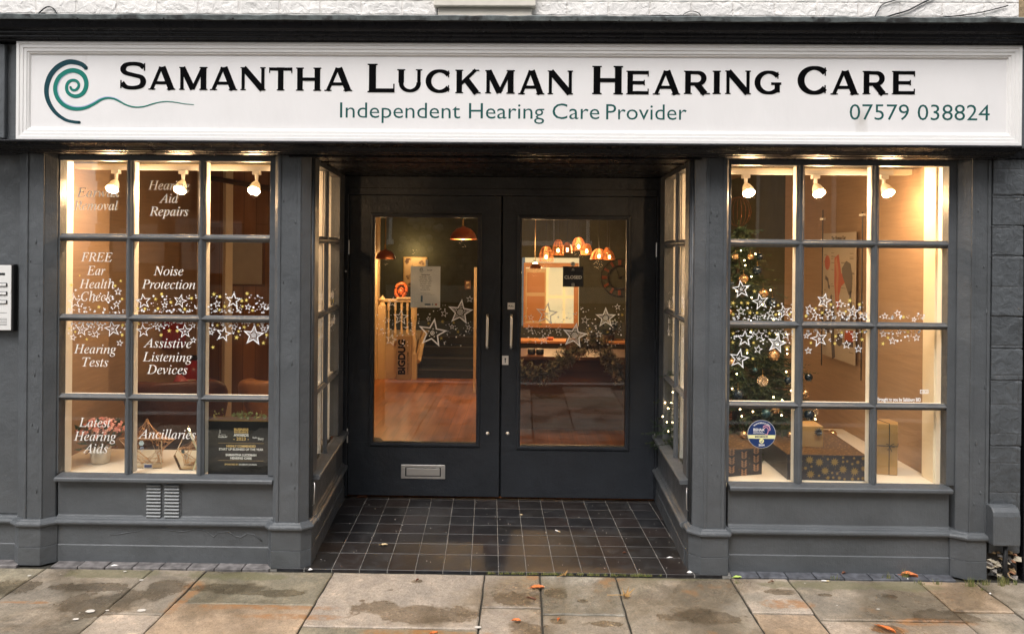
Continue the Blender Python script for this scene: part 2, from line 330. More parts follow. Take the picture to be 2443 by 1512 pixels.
m2=MB(); m2.add([(-60,-60,-.13),(60,-60,-.13),(60,-3.5,-.13),(-60,-3.5,-.13)],[(0,1,2,3)]); S(m2.build('road',M('asphalt',(.05,.05,.052),.8,var=.3,vs=30,bump=.4,bs=120)))
m2=MB(); m2.box(-30,30,-12.05,-9.8,-.13,-.01); S(m2.build('pavement',M('far paving',(.22,.2,.17),.8,var=.3,vs=4)))
m2=MB(); m2.add([(-60,-3.5,-.21),(60,-3.5,-.21),(60,60,-.21),(-60,60,-.21)],[(0,1,2,3)]); S(m2.build('ground',JOINT))
# chewing gum spots, trodden flat
mb=MB()
for u,v,r in ((215.5,1457.5,.022),(337.6,1455.8,.02),(181,1476.8,.014),(337,1383.5,.011),(298,1363,.009),(70,1373,.010),(256,1456,.009),(1140,1496,.016),(1625,1330,.01),(190,1462,.004),(145,1370,.004),(1920,1391,.005),(2095,1453,.009),(1997,1444,.005)):
    p=W(u,v,Z=.001); mb.add([(p.x+r*(1+.15*math.sin(3*k))*math.cos(k*PI/6),p.y+.7*r*math.sin(k*PI/6),.0035) for k in range(12)],[tuple(range(12))])
mb.build('chewing_gum',M('old chewing gum',(.62,.58,.52),.8),pav)['kind']='stuff'
# tiled porch floor
TILE=bpy.data.materials.new('black quarry tile'); TILE.use_nodes=True
n_,l_=nodes(TILE); b_=n_['Principled BSDF']; at_=n_.new('ShaderNodeAttribute'); at_.attribute_name='tone'
tc_=n_.new('ShaderNodeTexCoord'); t_=n_.new('ShaderNodeTexNoise'); t_.inputs['Scale'].default_value=9; t_.inputs['Detail'].default_value=9; t_.inputs['Roughness'].default_value=.75; l_.new(tc_.outputs['Object'],t_.inputs[0])
r_=n_.new('ShaderNodeMapRange'); r_.inputs[1].default_value=.48; r_.inputs[2].default_value=.75; r_.inputs[4].default_value=.55; l_.new(t_.outputs[0],r_.inputs[0])
x_=n_.new('ShaderNodeMix'); x_.data_type='RGBA'; l_.new(r_.outputs[0],x_.inputs[0]); l_.new(at_.outputs['Color'],x_.inputs[6]); x_.inputs[7].default_value=(.075,.08,.085,1); l_.new(x_.outputs[2],b_.inputs['Base Color'])
r2=n_.new('ShaderNodeMapRange'); r2.inputs[1].default_value=.3; r2.inputs[2].default_value=.7; r2.inputs[3].default_value=.34; r2.inputs[4].default_value=.55; l_.new(t_.outputs[0],r2.inputs[0]); l_.new(r2.outputs[0],b_.inputs['Roughness'])
p_=n_.new('ShaderNodeBump'); p_.inputs['Strength'].default_value=.3; p_.inputs['Distance'].default_value=.004; l_.new(t_.outputs[0],p_.inputs['Height']); l_.new(p_.outputs[0],b_.inputs['Normal'])
mb=MB(); ys=[-.002,.217]+[.217+.1545*k for k in range(1,7)]+[1.2]
tx=lambda k,y:-1.042+.1533*k-.045*y
for j in range(len(ys)-1):
    for k in range(-2,14):
        y0,y1=ys[j]+.0013,ys[j+1]-.0013; g=.0013; h=rnd.uniform(-.0004,.0004); c=rnd.choice([(.014,.0135,.015),(.016,.0145,.0145),(.021,.016,.015),(.013,.013,.015),(.017,.015,.016)])
        q=rnd.uniform(.8,1.25); mb.cc=tuple(a*q for a in c)
        a=[(tx(k,y0)+g,y0),(tx(k+1,y0)-g,y0),(tx(k+1,y1)-g,y1),(tx(k,y1)+g,y1)]
        mb.prism(a,-.02,.006+h,'z')
pf=S(mb.build('porch_floor',TILE,None,.0015,seg=1)); tag(pf,'black quarry tiles with pale grout in the shop porch','floor')
mb=MB(); mb.box(-1.4,1.15,.0,1.25,-.15,.0042); mb.build('grout',M('pale grout',(.26,.247,.225),.9,var=.5,vs=9,dirt=(.14,.13,.12),ds=7,dth=.58),pf)
mb=MB(); mb.cm=0
for a0,a1,y0 in ((-4,-2.79,.0),(-2.6,-1.385,.0),(1.15,2.36,.0)):
    x=a0
    while x<a1-.02:
        d=.152; mb.cc=(.085,.088,.10) if a0>0 else (.15,.138,.135); mb.box(x+.003,min(x+d-.003,a1),-.016,.10,-.02,.004+rnd.uniform(-.001,.001)); x+=d
edg=bpy.data.materials.new('edging tile'); edg.use_nodes=True; n_,l_=nodes(edg); a_=n_.new('ShaderNodeAttribute'); a_.attribute_name='tone'
tc_=n_.new('ShaderNodeTexCoord'); t_=n_.new('ShaderNodeTexNoise'); t_.inputs['Scale'].default_value=22; t_.inputs['Detail'].default_value=7; l_.new(tc_.outputs['Object'],t_.inputs[0])
r_=n_.new('ShaderNodeMapRange'); r_.inputs[1].default_value=.35; r_.inputs[2].default_value=.7; r_.inputs[3].default_value=.6; r_.inputs[4].default_value=1.7; l_.new(t_.outputs[0],r_.inputs[0])
x_=n_.new('ShaderNodeVectorMath'); x_.operation='SCALE'; l_.new(a_.outputs['Color'],x_.inputs[0]); l_.new(r_.outputs[0],x_.inputs['Scale']); l_.new(x_.outputs[0],n_['Principled BSDF'].inputs['Base Color']); n_['Principled BSDF'].inputs['Roughness'].default_value=.6
S(mb.build('edging_strip',edg,None,.002,seg=1))
# ================================================================== SHOPFRONT
shop=E('shopfront',(0,.1,0),'dark grey painted timber shopfront with two small-paned display windows and a recessed double door','shopfront')
GY=.10
ZR=[(2.2535,1.842),(1.799,1.387),(1.348,.938),(.901,.490)]
front=lambda s,d,z:(s,GY+d,z)
recL=lambda s,d,z:(-1.21-.077*s-d,s,z)
recR=lambda s,d,z:(.962+.022*s+d,s,z)
def mull_v(mb,x0,x1,z0,z1):
    mb.prism([(x0,-.004),(x0,-.016),(x0+.007,-.019),(x0+.012,-.027),(x0+.016,-.031),(x1-.016,-.031),(x1-.012,-.027),(x1-.007,-.019),(x1,-.016),(x1,-.004)],z0,z1,'z')
def mull_h(mb,z0,z1,x0,x1):
    mb.prism([(-.004,z0),(-.015,z0),(-.018,z0+.008),(-.026,z0+.012),(-.0325,z0+.017),(-.0325,z1-.017),(-.026,z1-.012),(-.018,z1-.008),(-.015,z1),(-.004,z1)],x0,x1,'x')
def window(tf,XS,s0,s1,zt,zb,label,depth=.045,flip=1):
    """joinery, inner faces, panes; XS list of (x0,x1)"""
    mb=MB(tf)
    mb.box(s0,XS[0][0],-.03,.03,.49,zt); mb.box(XS[-1][1],s1,-.03,.03,.49,zt)
    mb.box(XS[0][0],XS[-1][1],-.031,.03,ZR[0][0],zt)
    for a,b in zip(XS[:-1],XS[1:]): mull_v(mb,a[1],b[0],.488,ZR[0][0])
    for a,b in zip(ZR[:-1],ZR[1:]): mull_h(mb,b[0],a[1],XS[0][0],XS[-1][1])
    mb.box(XS[0][0],XS[-1][1],-.018,-.002,.470,ZR[-1][1])
    win=mb.build('display_window',GREY,shop,.0015)
    win['label']=label
    mb=MB(tf); d0,d1=.006,.006+depth
    for a,b in zip(XS[:-1],XS[1:]): mb.box(a[1]+.004,b[0]-.004,d0,d1,.488,ZR[0][0]-.002)
    for a,b in zip(ZR[:-1],ZR[1:]): mb.box(XS[0][0]+.001,XS[-1][1]-.001,d0+.0015,d1-.006,b[0]+.006,a[1]-.006)
    mb.box(s0,XS[0][0]+.001,.0305,d1+.04,.47,zt); mb.box(XS[-1][1]-.001,s1,.0305,d1+.04,.47,zt)
    mb.build('inner_frame',INNERF,win)
    for i,(x0,x1) in enumerate(XS):
        for j,(zt_,zb_) in enumerate(ZR):
            mb=MB(tf); tx_=rnd.uniform(-.0016,.0016); tz_=rnd.uniform(-.0016,.0016); e=.003
            mb.add([(x0-e,0+tx_+tz_,zt_+e),(x1+e,0-tx_+tz_,zt_+e),(x1+e,-tx_-tz_,zb_-e),(x0-e,tx_-tz_,zb_-e)]+[(x0-e,.004+tx_+tz_,zt_+e),(x1+e,.004-tx_+tz_,zt_+e),(x1+e,.004-tx_-tz_,zb_-e),(x0-e,.004+tx_-tz_,zb_-e)],
                [(0,1,2,3),(7,6,5,4),(0,4,5,1),(1,5,6,2),(2,6,7,3),(3,7,4,0)])
            mb.build('pane',GLASS,win)
    return win
LX=[(-2.613,-2.244),(-2.203,-1.835),(-1.792,-1.425)]; RX=[(1.150,1.517),(1.561,1.933),(1.973,2.348)]; SX=[(.26,.545),(.585,.97)]
winL=window(front,LX,-2.70,-1.385,2.2915,.49,'street window with white lettering listing hearing services')
winR=window(front,RX,1.12,2.42,2.2915,.49,'street window with the Christmas tree and presents behind')
winA=window(recL,SX,.15,1.158,2.2915,.49,'porch side window facing right toward the doors',.05)
winB=window(recR,SX,.15,1.158,2.2915,.49,'porch side window facing left toward the doors',.05)
# stall risers
PR=[(-.045,.0),(-.045,.094),(-.040,.098),(-.040,.203),(-.047,.206),(-.060,.212),(-.068,.220),(-.070,.228),(-.067,.237),(-.058,.243),(-.046,.245),(-.044,.250),(-.034,.254),(-.030,.262),(-.030,.452),(.03,.452),(.03,0)]
SILL=[(-.028,.4535),(-.068,.4535),(-.074,.460),(-.074,.474),(-.070,.480),(-.0185,.488),(-.0025,.489),(-.0025,.4535)]
def riser(tf,s0,s1):
    mb=MB(tf); mb.prism(PR,s0,s1,'x'); o=mb.build('stall_riser',GREY,shop,.0015)
    mb=MB(tf); mb.prism(SILL,s0-.0,s1+.0,'x'); mb.build('window_sill',GREY,shop,.003)
    mb=MB(tf); mb.box(s0,s1,.055,.075,0,.465); mb.build('inner_board',CREAM,shop)
    return o
rsL=riser(front,-2.612,-1.385); riser(front,1.148,2.365); riser(recL,.13,1.16); riser(recR,.13,1.16)
# wavy blister lines in the old paint of the stall risers: part of the paint, modelled as thin beads
def blister(pts,parent):
    mb=MB()
    mb.tube([W(u,v,Y=.0595) for u,v in pts],[.0015+.0025*abs(math.sin(i*1.7)) for i in range(len(pts))],6); mb.build('paint_blister',GREY,parent,smooth=True)
blister([(262,1276),(290,1272),(330,1266),(352,1257),(370,1254),(385,1257),(392,1262),(410,1265),(440,1267),(462,1263),(480,1262),(497,1270),(510,1280),(520,1270),(545,1267),(560,1278),(575,1281),(590,1272),(605,1274),(625,1290)],rsL)
# air vents in the left riser
mb=MB(); p0=W(348,1150,Y=.07); p1=W(428,1232,Y=.07); mb.box(p0.x-.012,p1.x+.012,.0665,.0702,p1.z-.003,p0.z+.004)
vent=mb.build('vent_panel',GREY,shop,.001)
for a,b in ((350,384),(393,428)):
    x0=W(a,1190,Y=.06).x; x1=W(b,1190,Y=.06).x
    for k in range(10):
        z=W(390,1158+8.1*k,Y=.06).z; mb=MB(); mb.prism([(.0665,z-.007),(.0545,z-.006),(.052,z-.001),(.056,z+.004),(.0665,z+.006)],x0,x1,'x'); mb.build('louvre',METAL if 0 else M('pale grey enamel',(.22,.23,.235),.4) if k==0 and a==350 else bpy.data.materials['pale grey enamel'],vent,.0015)
# pilasters
def pil(plinth,shaft,strips,ztop_l=.25,label=None):
    mb=MB(); mb.prism(shaft,.2,2.287,'z')
    for x0,x1 in strips: mb.box(x0,x1,shaft[0][1]-.006,shaft[0][1]+.01,.235,2.285)
    o=mb.build('pilaster',GREY,shop,.003)
    if label:o['label']=label
    mb=MB(); mb.prism(plinth,.0,.098,'z'); mb.prism([(x*1.0,y+(.004 if y<.09 else 0)) for x,y in plinth],.099,.207,'z')
    # moulded cap following the plinth outline
    def off(pl,d):
        c=Vector((sum(p[0] for p in pl)/len(pl),sum(p[1] for p in pl)/len(pl))); return [(c.x+(p[0]-c.x)*(1+d/.1),min(p[1]-d,.15) if p[1]<.12 else p[1]) for p in pl]
    prev=None
    for z,d in ((.207,0),(.212,.006),(.220,.013),(.229,.014),(.236,.011),(.243,.003),(.246,-.004),(.252,-.010)):
        cur=[(q[0],q[1],z) for q in off(plinth,d)]; 
        if prev: n=len(cur); mb.add(prev+cur,[(i,(i+1)%n,n+(i+1)%n,n+i) for i in range(n)]+([tuple(range(n,2*n))] if z>.25 else []))
        prev=cur
    mb.build('plinth',GREY,o,.0015)
    return o
pil([(-2.788,-.002),(-2.667,-.002),(-2.605,.05),(-2.605,.13),(-2.84,.13),(-2.84,.04)],[(-2.772,.02),(-2.668,.02),(-2.622,.062),(-2.622,.11),(-2.83,.11),(-2.83,.05)],[(-2.771,-2.758),(-2.684,-2.669)])
pil([(-1.379,0),(-1.217,0),(-1.170,.045),(-1.172,.15),(-1.41,.15),(-1.41,.04)],[(-1.362,.02),(-1.232,.02),(-1.190,.062),(-1.196,.155),(-1.39,.155),(-1.385,.04)],[(-1.361,-1.345),(-1.252,-1.233)])
pil([(.986,0),(1.131,0),(1.148,.04),(1.148,.15),(.925,.15),(.928,.055)],[(.998,.02),(1.114,.02),(1.128,.04),(1.128,.155),(.948,.155),(.948,.065)],[(.999,1.016),(1.096,1.113)])
pil([(2.424,0),(2.532,0),(2.545,.05),(2.545,.15),(2.36,.15),(2.36,.045)],[(2.442,.02),(2.548,.02),(2.552,.04),(2.552,.13),(2.385,.13),(2.392,.06)],[(2.443,2.457),(2.53,2.547)])
# old paint drips on the pilasters
rn=random.Random(41)
for x0,x1 in ((-2.756,-2.686),(-1.343,-1.254),(1.018,1.094),(2.459,2.528)):
    mb=MB()
    for k in range(9):
        x,z,h=rn.uniform(x0,x1),rn.uniform(.35,2.2),rn.uniform(.006,.022); mb.tube([(x,.0195,z+h),(x+.0008,.0185,z),(x,.0175,z-h*.6),(x,.0195,z-h)],[.0012,.0018,.0032,.001],6)
    mb.build('paint_drip',GREY,shop,smooth=True)['kind']='stuff'
# post beads at the porch corners
for x,y in ((-1.1875,.085),(-1.190,.12),(.944,.09),(.942,.125)): mb=MB(); mb.tube([(x,y,.26),(x,y,2.28)],.006,8); mb.build('corner_bead',GREY,shop,smooth=True)
# hooks on the porch corners
for x,s in ((-1.180,1),(.935,-1)):
    mb=MB(); mb.tube([(x,.10,.44),(x+.012*s,.095,.45),(x+.012*s,.095,.40),(x+.010*s,.095,.33),(x,.10,.32)],.003,6); mb.build('hook',METAL,shop,smooth=True)
# lower cornice and soffit
mb=MB()
LC=[(-.118,2.338),(-.150,2.338),(-.152,2.330),(-.147,2.324),(-.138,2.321),(-.124,2.317),(-.108,2.309),(-.097,2.299),(-.090,2.296),(-.088,2.290),(-.060,2.288),(-.058,2.283),(.60,2.283),(.60,2.338)]
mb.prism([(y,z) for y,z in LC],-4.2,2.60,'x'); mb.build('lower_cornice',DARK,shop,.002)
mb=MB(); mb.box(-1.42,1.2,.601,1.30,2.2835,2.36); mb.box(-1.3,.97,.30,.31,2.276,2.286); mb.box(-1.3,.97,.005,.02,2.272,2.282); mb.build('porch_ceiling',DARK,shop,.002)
mb=MB(); mb.box(-1.32,-1.258,1.155,1.30,0,2.282); mb.box(.950,1.02,1.155,1.30,0,2.282); mb.box(-1.258,.950,1.158,1.30,2.155,2.282); mb.box(-1.32,1.02,1.22,1.28,.0,.02)
mb.box(-1.2575,-1.236,1.150,1.28,0.02,2.155); mb.box(.934,.9495,1.150,1.28,.02,2.155); mb.box(-1.236,.934,1.1495,1.28,2.152,2.20)
frame=mb.build('door_frame',DOORP,shop,.003)
mb=MB(); mb.box(-1.255,-1.238,1.135,1.15,1.69,1.74); mb.box(-1.262,-1.236,1.128,1.15,1.56,1.64); bl=mb.build('door_bell',BLACK,shop,.003)
mb=MB(); mb.lathe([(.0001,-.003),(.006,-.003),(.007,0)],(-1.249,1.127,1.61),12,'y'); mb.build('bell_button',M('pearl button',(.55,.55,.55),.3),shop)
# fascia backing, upper cornice, lead
mb=MB(); mb.box(-4.2,2.72,-.06,.1,2.339,2.90); mb.build('fascia_board',GREY,shop)
mb=MB()
UC=[(.0,2.868),(-.128,2.868),(-.130,2.876),(-.146,2.880),(-.150,2.886),(-.150,2.894),(-.160,2.898),(-.163,2.904),(-.163,2.912),(-.178,2.917),(-.186,2.924),(-.192,2.936),(-.200,2.956),(-.212,2.966),(-.212,2.980),(0,2.985)]
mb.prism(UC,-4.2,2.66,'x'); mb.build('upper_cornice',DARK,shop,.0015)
mb=MB(); N=260; vs=[];fs=[]
for i in range(N+1):
    x=-4.0+6.7*i/N; n1=noise.noise(Vector((x*9,0,0)))*.004+noise.noise(Vector((x*30,3,0)))*.002; n2=noise.noise(Vector((x*6,9,0)))*.004; vs+=[(x,.02,2.995+n1),(x,-.216,2.987+n1),(x,-.221+n1*.5,2.981+n1),(x,-.2175,2.960+n2+n1*.5),(x,-.2135,2.959+n2)]
for i in range(N):
    for k in range(4): fs.append((i*5+k,i*5+k+1,i*5+6+k,i*5+5+k))
mb.add(vs,fs); mb.build('lead_flashing',LEAD,shop)
mb=MB()
for u in (185,390,555,1135,1312,1477,1555,1596): 
    p=W(u,49 if u>1000 else 44,Y=-.219); mb.lathe([(.0001,-.004),(.004,-.003),(.005,.0)],(p.x,-.2195,p.z),8,'y')
mb.build('flashing_nail',BLACK,shop)
# ================================================================== doors
def door(x0,x1,g0,g1,gt,gb,label):
    Y=1.16; zt,zb=2.148,.028
    mb=MB(); mb.box(x0,x1,Y,Y+.045,zb,gb); mb.box(x0,x1,Y,Y+.045,gt,zt); mb.box(x0,g0,Y,Y+.045,gb,gt); mb.box(g1,x1,Y,Y+.045,gb,gt)
    d=mb.build('door',DOORP,shop,.0015); d['label']=label
    m=.030; o=[(g0-m,gb-m,g1+m,gt+m),(g0-m+.006,gb-m+.006,g1+m-.006,gt+m-.006),(g0-.012,gb-.012,g1+.012,gt+.012),(g0-.008,gb-.008,g1+.008,gt+.008),(g0,gb,g1,gt)]; ys=[Y-.001,Y-.009,Y-.011,Y-.004,Y-.002]; o.append(o[-1]); ys.append(Y+.02)
    mb=MB(); vs=[];fs=[]
    for (a,b,c,e),y in zip(o,ys): vs+=[(a,y,b),(c,y,b),(c,y,e),(a,y,e)]
    for i in range(len(o)-1):
        for k in range(4): fs.append((i*4+k,i*4+(k+1)%4,i*4+4+(k+1)%4,i*4+4+k))
    mb.add(vs,fs); mb.build('glazing_bead',DOORP,d)
    mb=MB(); mb.box(g0-.002,g1+.002,Y+.0205,Y+.0265,gb-.002,gt+.002); mb.build('pane',DGLASS,d)
    return d
dL=door(-1.232,-.1605,-1.056,-.325,1.994,.404,'left door leaf with the letter plate')
dR=door(-.146,.931,-.014,.725,1.987,.392,'right door leaf with the keyhole plate')
DY=1.1595
for u,d in ((1163,dL),(1220,dR)):
    t=W(u,752,Y=1.15); b=W(u,829,Y=1.15); mb=MB(); y=1.125
    mb.tube([(t.x,1.16,t.z),(t.x,y+.012,t.z),(t.x,y+.003,t.z-.006),(t.x,y,t.z-.018),(t.x,y,b.z+.018),(t.x,y+.003,b.z+.006),(t.x,y+.012,b.z),(t.x,1.16,b.z)],.0095,12); mb.build('handle',CHROME,d,smooth=True)
a=W(957,1107,Y=DY); b=W(1062,1142,Y=DY)
mb=MB(); mb.box(a.x,b.x,DY-.006,DY,b.z,a.z); lp=mb.build('letter_plate',METAL,dL,.003)
mb=MB(); mb.box(a.x+.038,b.x-.038,DY-.0085,DY-.0062,b.z+.024,a.z-.024); mb.build('letter_flap',METAL,dL,.002)
mb=MB(); mb.box(a.x+.030,b.x-.030,DY-.0068,DY-.0061,b.z+.018,a.z-.018); mb.build('letter_slot_edge',BLACK,dL)
a=W(1198,848,Y=DY); b=W(1213,870,Y=DY); mb=MB(); mb.box(a.x,b.x,DY-.003,DY,b.z,a.z); mb.build('keyhole_plate',M('white plate',(.75,.73,.70),.4),dR,.001)
mb=MB(); cx=(a.x+b.x)/2; cz=(a.z+b.z)/2; mb.add([(cx+.006*math.cos(k*PI/6),DY-.0035,cz+.010+.006*math.sin(k*PI/6)) for k in range(12)],[tuple(range(12))]); mb.box(cx-.0028,cx+.0028,DY-.0036,DY-.003,cz-.018,cz+.006); mb.build('keyhole',BLACK,dR)
for u,v,d in ((1163,1034,dL),(1211,1034,dR)):
    p=W(u,v,Y=DY); mb=MB(); mb.lathe([(.0001,-.012),(.006,-.012),(.008,-.008),(.009,-.003),(.013,-.002),(.014,0)],(p.x,DY,p.z),16,'y'); mb.build('lock_barrel',CHROME,d,smooth=True)
for zz in (1.78,.45,1.1):
    for x,d in ((-1.235,dL),(.9325,dR)): mb=MB(); mb.tube([(x,1.152,zz-.05),(x,1.152,zz+.05)],.005,8); mb.build('hinge',METAL if zz!=1.1 else DOORP,d)
mb=MB(); mb.box(-.18,-.125,1.206,1.222,.03,2.15); mb.box(-1.25,-1.215,1.206,1.25,.02,2.15); mb.box(.915,.95,1.206,1.25,.02,2.15); mb.box(-1.25,.95,1.223,1.25,2.10,2.156); mb.box(-1.25,.95,1.223,1.25,.0,.035); mb.build('door_stop',DOORP,shop)
# PULL plate
a=W(1211,722,Y=DY); b=W(1228,738,Y=DY); mb=MB(); mb.box(a.x,b.x,DY-.002,DY,b.z,a.z); pp=mb.build('pull_plate',M('white plate label',(.78,.76,.73),.4),dR)
text('PULL',((a.x+b.x)/2,DY-.0021,(a.z+b.z)/2-.006),.037,.012,BLACKL,dR,centre=True,off=.02)
# ================================================================== sign
sign=E('shop_sign',(0,-.06,2.34),'long white framed sign with black SAMANTHA LUCKMAN HEARING CARE lettering above the doors','shop sign')
X0,X1,Z0,Z1=-2.738,2.618,2.340,2.874
mb=MB(); mb.box(X0+.03,X1-.03,-.0975,-.062,Z0+.02,Z1-.02); mb.build('sign_board',SIGNW,sign)
mb=MB(); prof=[(0,-.061),(0,-.118),(.003,-.122),(.018,-.122),(.0195,-.118),(.036,-.1175),(.0375,-.1135),(.053,-.113),(.0545,-.109),(.062,-.107),(.068,-.097),(.068,-.061)]
def fr(sx,sz):
    vs=[];fs=[];n=len(prof)
    for cx,cz in ((X0,Z0),(X1,Z0),(X1,Z1),(X0,Z1)):
        for o,y in prof: vs.append((cx+(o*sx if cx==X0 else -o*sx),y,cz+(o*sz if cz==Z0 else -o*sz)))
    for i in range(4):
        for k in range(n-1): j=(i+1)%4; fs.append((i*n+k,j*n+k,j*n+k+1,i*n+k+1))
    mb.add(vs,fs)
fr(1.0,1.05); mb.build('sign_frame',M('white gloss moulding',(.80,.785,.77),.35,bump=.2,bs=25),sign)
SY=-.098
def ell(cx,cy,rx,ry,a0,a1,n=26): return [(cx+rx*math.cos(R(a0+(a1-a0)*i/n)),cy+ry*math.sin(R(a0+(a1-a0)*i/n))) for i in range(n+1)]
class Glyph:
    def __init__(s,w): s.w=w; s.q=[]
    def st(s,pts,th=None,tv=None):
        ws=[];n=len(pts)
        for i in range(n):
            p,q=pts[max(i-1,0)],pts[min(i+1,n-1)]; k=math.dist(p,q) or 1; v=abs(q[1]-p[1])/k; ws.append((th or .135)+((tv or .245)-(th or .135))*v**1.2)
        s.q.append((pts,ws)); return s
    def sh(s,x0,x1,y,t=.045): s.q.append(([(x0,y),(x1,y)],[t,t])); return s
    def sv(s,x,y0,y1,t=.045): s.q.append(([(x,y0),(x,y1)],[t,t])); return s
    def stem(s,x,wd=.24,y0=0,y1=1):
        s.q.append(([(x,y0),(x,y1)],[wd,wd])); k=.05
        s.sh(x-wd/2-k,x+wd/2+k,y0+.02).sh(x-wd/2-k,x+wd/2+k,y1-.02); return s
def smooth(pts,k=6):
    out=[]
    for i in range(len(pts)-1):
        p0=pts[max(i-1,0)];p1=pts[i];p2=pts[i+1];p3=pts[min(i+2,len(pts)-1)]
        for j in range(k):
            t=j/k; out.append(tuple(.5*((2*p1[a])+(-p0[a]+p2[a])*t+(2*p0[a]-5*p1[a]+4*p2[a]-p3[a])*t*t+(-p0[a]+3*p1[a]-3*p2[a]+p3[a])*t**3) for a in range(len(p1))))
    out.append(pts[-1]); return out
def gl(c):
    if c=='S': g=Glyph(1.0); g.st(smooth([(.90,.80),(.76,.90),(.50,.935),(.24,.89),(.13,.745),(.22,.61),(.5,.53),(.80,.45),(.885,.28),(.78,.12),(.50,.065),(.24,.10),(.09,.24)]),.13,.21); g.sv(.93,.68,.95); g.sv(.055,.05,.34); return g
    if c=='A': g=Glyph(1.18); g.q.append(([(.14,0),(.56,1)],[.15,.15])); g.q.append(([(.63,1),(1.03,0)],[.265,.265])); g.q.append(([(.3,.30),(.88,.30)],[.13,.13])); g.sh(0,.31,.02).sh(.83,1.2,.02); g.sh(.46,.72,.978,.044); return g
    if c=='M': g=Glyph(1.3); g.stem(.15,.15); g.q.append(([(.17,.98),(.64,.03)],[.25,.25])); g.q.append(([(.64,.03),(1.09,.98)],[.15,.15])); g.stem(1.12,.25); return g
    if c=='N': g=Glyph(1.15); g.stem(.14,.14); g.q.append(([(.16,.97),(1.0,.03)],[.26,.26])); g.stem(1.02,.14); return g
    if c=='T': g=Glyph(1.05); g.q.append(([(0,.93),(1.05,.93)],[.135,.135])); g.stem(.525,.25); g.sv(.02,.76,1.0).sv(1.03,.76,1.0); return g
    if c=='H': g=Glyph(1.15); g.stem(.18,.25).stem(.97,.25); g.q.append(([(.2,.5),(.95,.5)],[.135,.135])); return g
    if c=='L': g=Glyph(.98); g.stem(.2,.25); g.q.append(([(.2,.068),(.96,.068)],[.136,.136])); g.sv(.96,0,.3); return g
    if c=='I': g=Glyph(.36); g.stem(.18,.25); return g
    if c=='U': g=Glyph(1.12); g.q.append(([(.18,1),(.18,.42)],[.25,.25])); g.st([(.18,.44)]+ell(.575,.40,.395,.325,180,360)+[(.97,.44)],.13,.2); g.q.append(([(.98,.42),(.98,1)],[.15,.15])); g.sh(.0,.36,.98).sh(.84,1.13,.98); return g
    if c=='C': g=Glyph(1.12); g.st(ell(.60,.5,.475,.435,38,322,34),.13,.245); g.sv(.985,.66,.95); g.sv(.985,.05,.33); return g
    if c=='G': g=Glyph(1.15); g.st(ell(.60,.5,.475,.435,38,325,34),.13,.245); g.sv(.985,.66,.95); g.q.append(([(.96,.46),(.96,.09)],[.22,.22])); g.sh(.70,1.13,.455,.10); return g
    if c=='K': g=Glyph(1.12); g.stem(.18,.25); g.q.append(([(.26,.40),(.92,1)],[.14,.14])); g.q.append(([(.48,.60),(.97,0)],[.27,.27])); g.sh(.77,1.08,.98).sh(.78,1.15,.02); return g
    if c=='R': g=Glyph(1.12); g.stem(.18,.25); g.st([(.2,.925),(.55,.925)]+ell(.60,.68,.27,.245,90,-90,16)+[(.2,.435)],.14,.24); g.q.append(([(.56,.44),(.93,0)],[.26,.26])); g.sh(.72,1.14,.02); return g
    if c=='E': g=Glyph(1.05); g.stem(.18,.25); 
    for y in (.07,.5,.93): g.q.append(([(.2,y),(1.0 if y!=.5 else .82,y)],[.135,.135]))
    g.sv(1.0,0,.24).sv(1.0,.77,1.0).sv(.82,.39,.61); return g
A=lambda c:c*.5; B=lambda c:1221.25+c*.5
word=[('S',A(570),A(698),A(428),A(296)),('A',A(708),A(834),A(428),A(320)),('M',A(852),A(990),A(429),A(321)),('A',A(1002),A(1130),A(430),A(322)),('N',A(1145),A(1268),A(431),A(322)),('T',A(1284),A(1394),A(432),A(323)),('H',A(1412),A(1533),A(433),A(324)),('A',A(1548),A(1678),A(434),A(325)),
 ('L',A(1750),A(1882),A(441),A(306)),('U',A(1895),A(2013),A(442),A(332)),('C',A(2030),A(2155),A(444),A(332)),('K',A(2172),A(2290),A(445),A(334)),('M',A(2312),A(2456),A(446),A(336)),('A',B(30),B(152),B(0)*0+.5*450,.5*338),('N',B(168),B(292),.5*450,.5*338),
 ('H',B(382),B(530),.5*450,.5*316),('E',B(545),B(655),.5*451,.5*339),('A',B(672),B(800),.5*451,.5*339),('R',B(820),B(942),.5*449,.5*339),('I',B(957),B(997),.5*449,.5*339),('N',B(1015),B(1140),.5*449,.5*338),('G',B(1157),B(1287),.5*451,.5*338),
 ('C',B(1362),B(1512),.5*452,.5*316),('A',B(1520),B(1652),.5*451,.5*340),('R',B(1672),B(1792),.5*450,.5*340),('E',B(1812),B(1925),.5*451,.5*340)]
mb=MB()
for c,u0,u1,vb,vt in word:
    a=W(u0,vb,Y=SY); b=W(u1,vb,Y=SY); t=W(u0,vt,Y=SY); h=t.z-a.z; g=gl(c); kx=(b.x-a.x)/g.w
    for i,(pts,ws) in enumerate(g.q):
        # widths are given for the upright scale; draw in letter space, then scale
        mb.ribbon(pts,ws,lambda x,z,d:(a.x+x*kx,SY+d,a.z+z*h),.0012+i*.00022)
lo=mb.build('lettering',BLACKL,sign)
wtext('Independent Hearing Care',811,1430,283,36.5,SY,TEAL,sign,off=-.003)
wtext('Provider',1446,1638,286,36.5,SY,TEAL,sign,off=-.003)
wtext('07579 038824',2027,2361,287,37,SY,TEAL,sign,off=-.004)
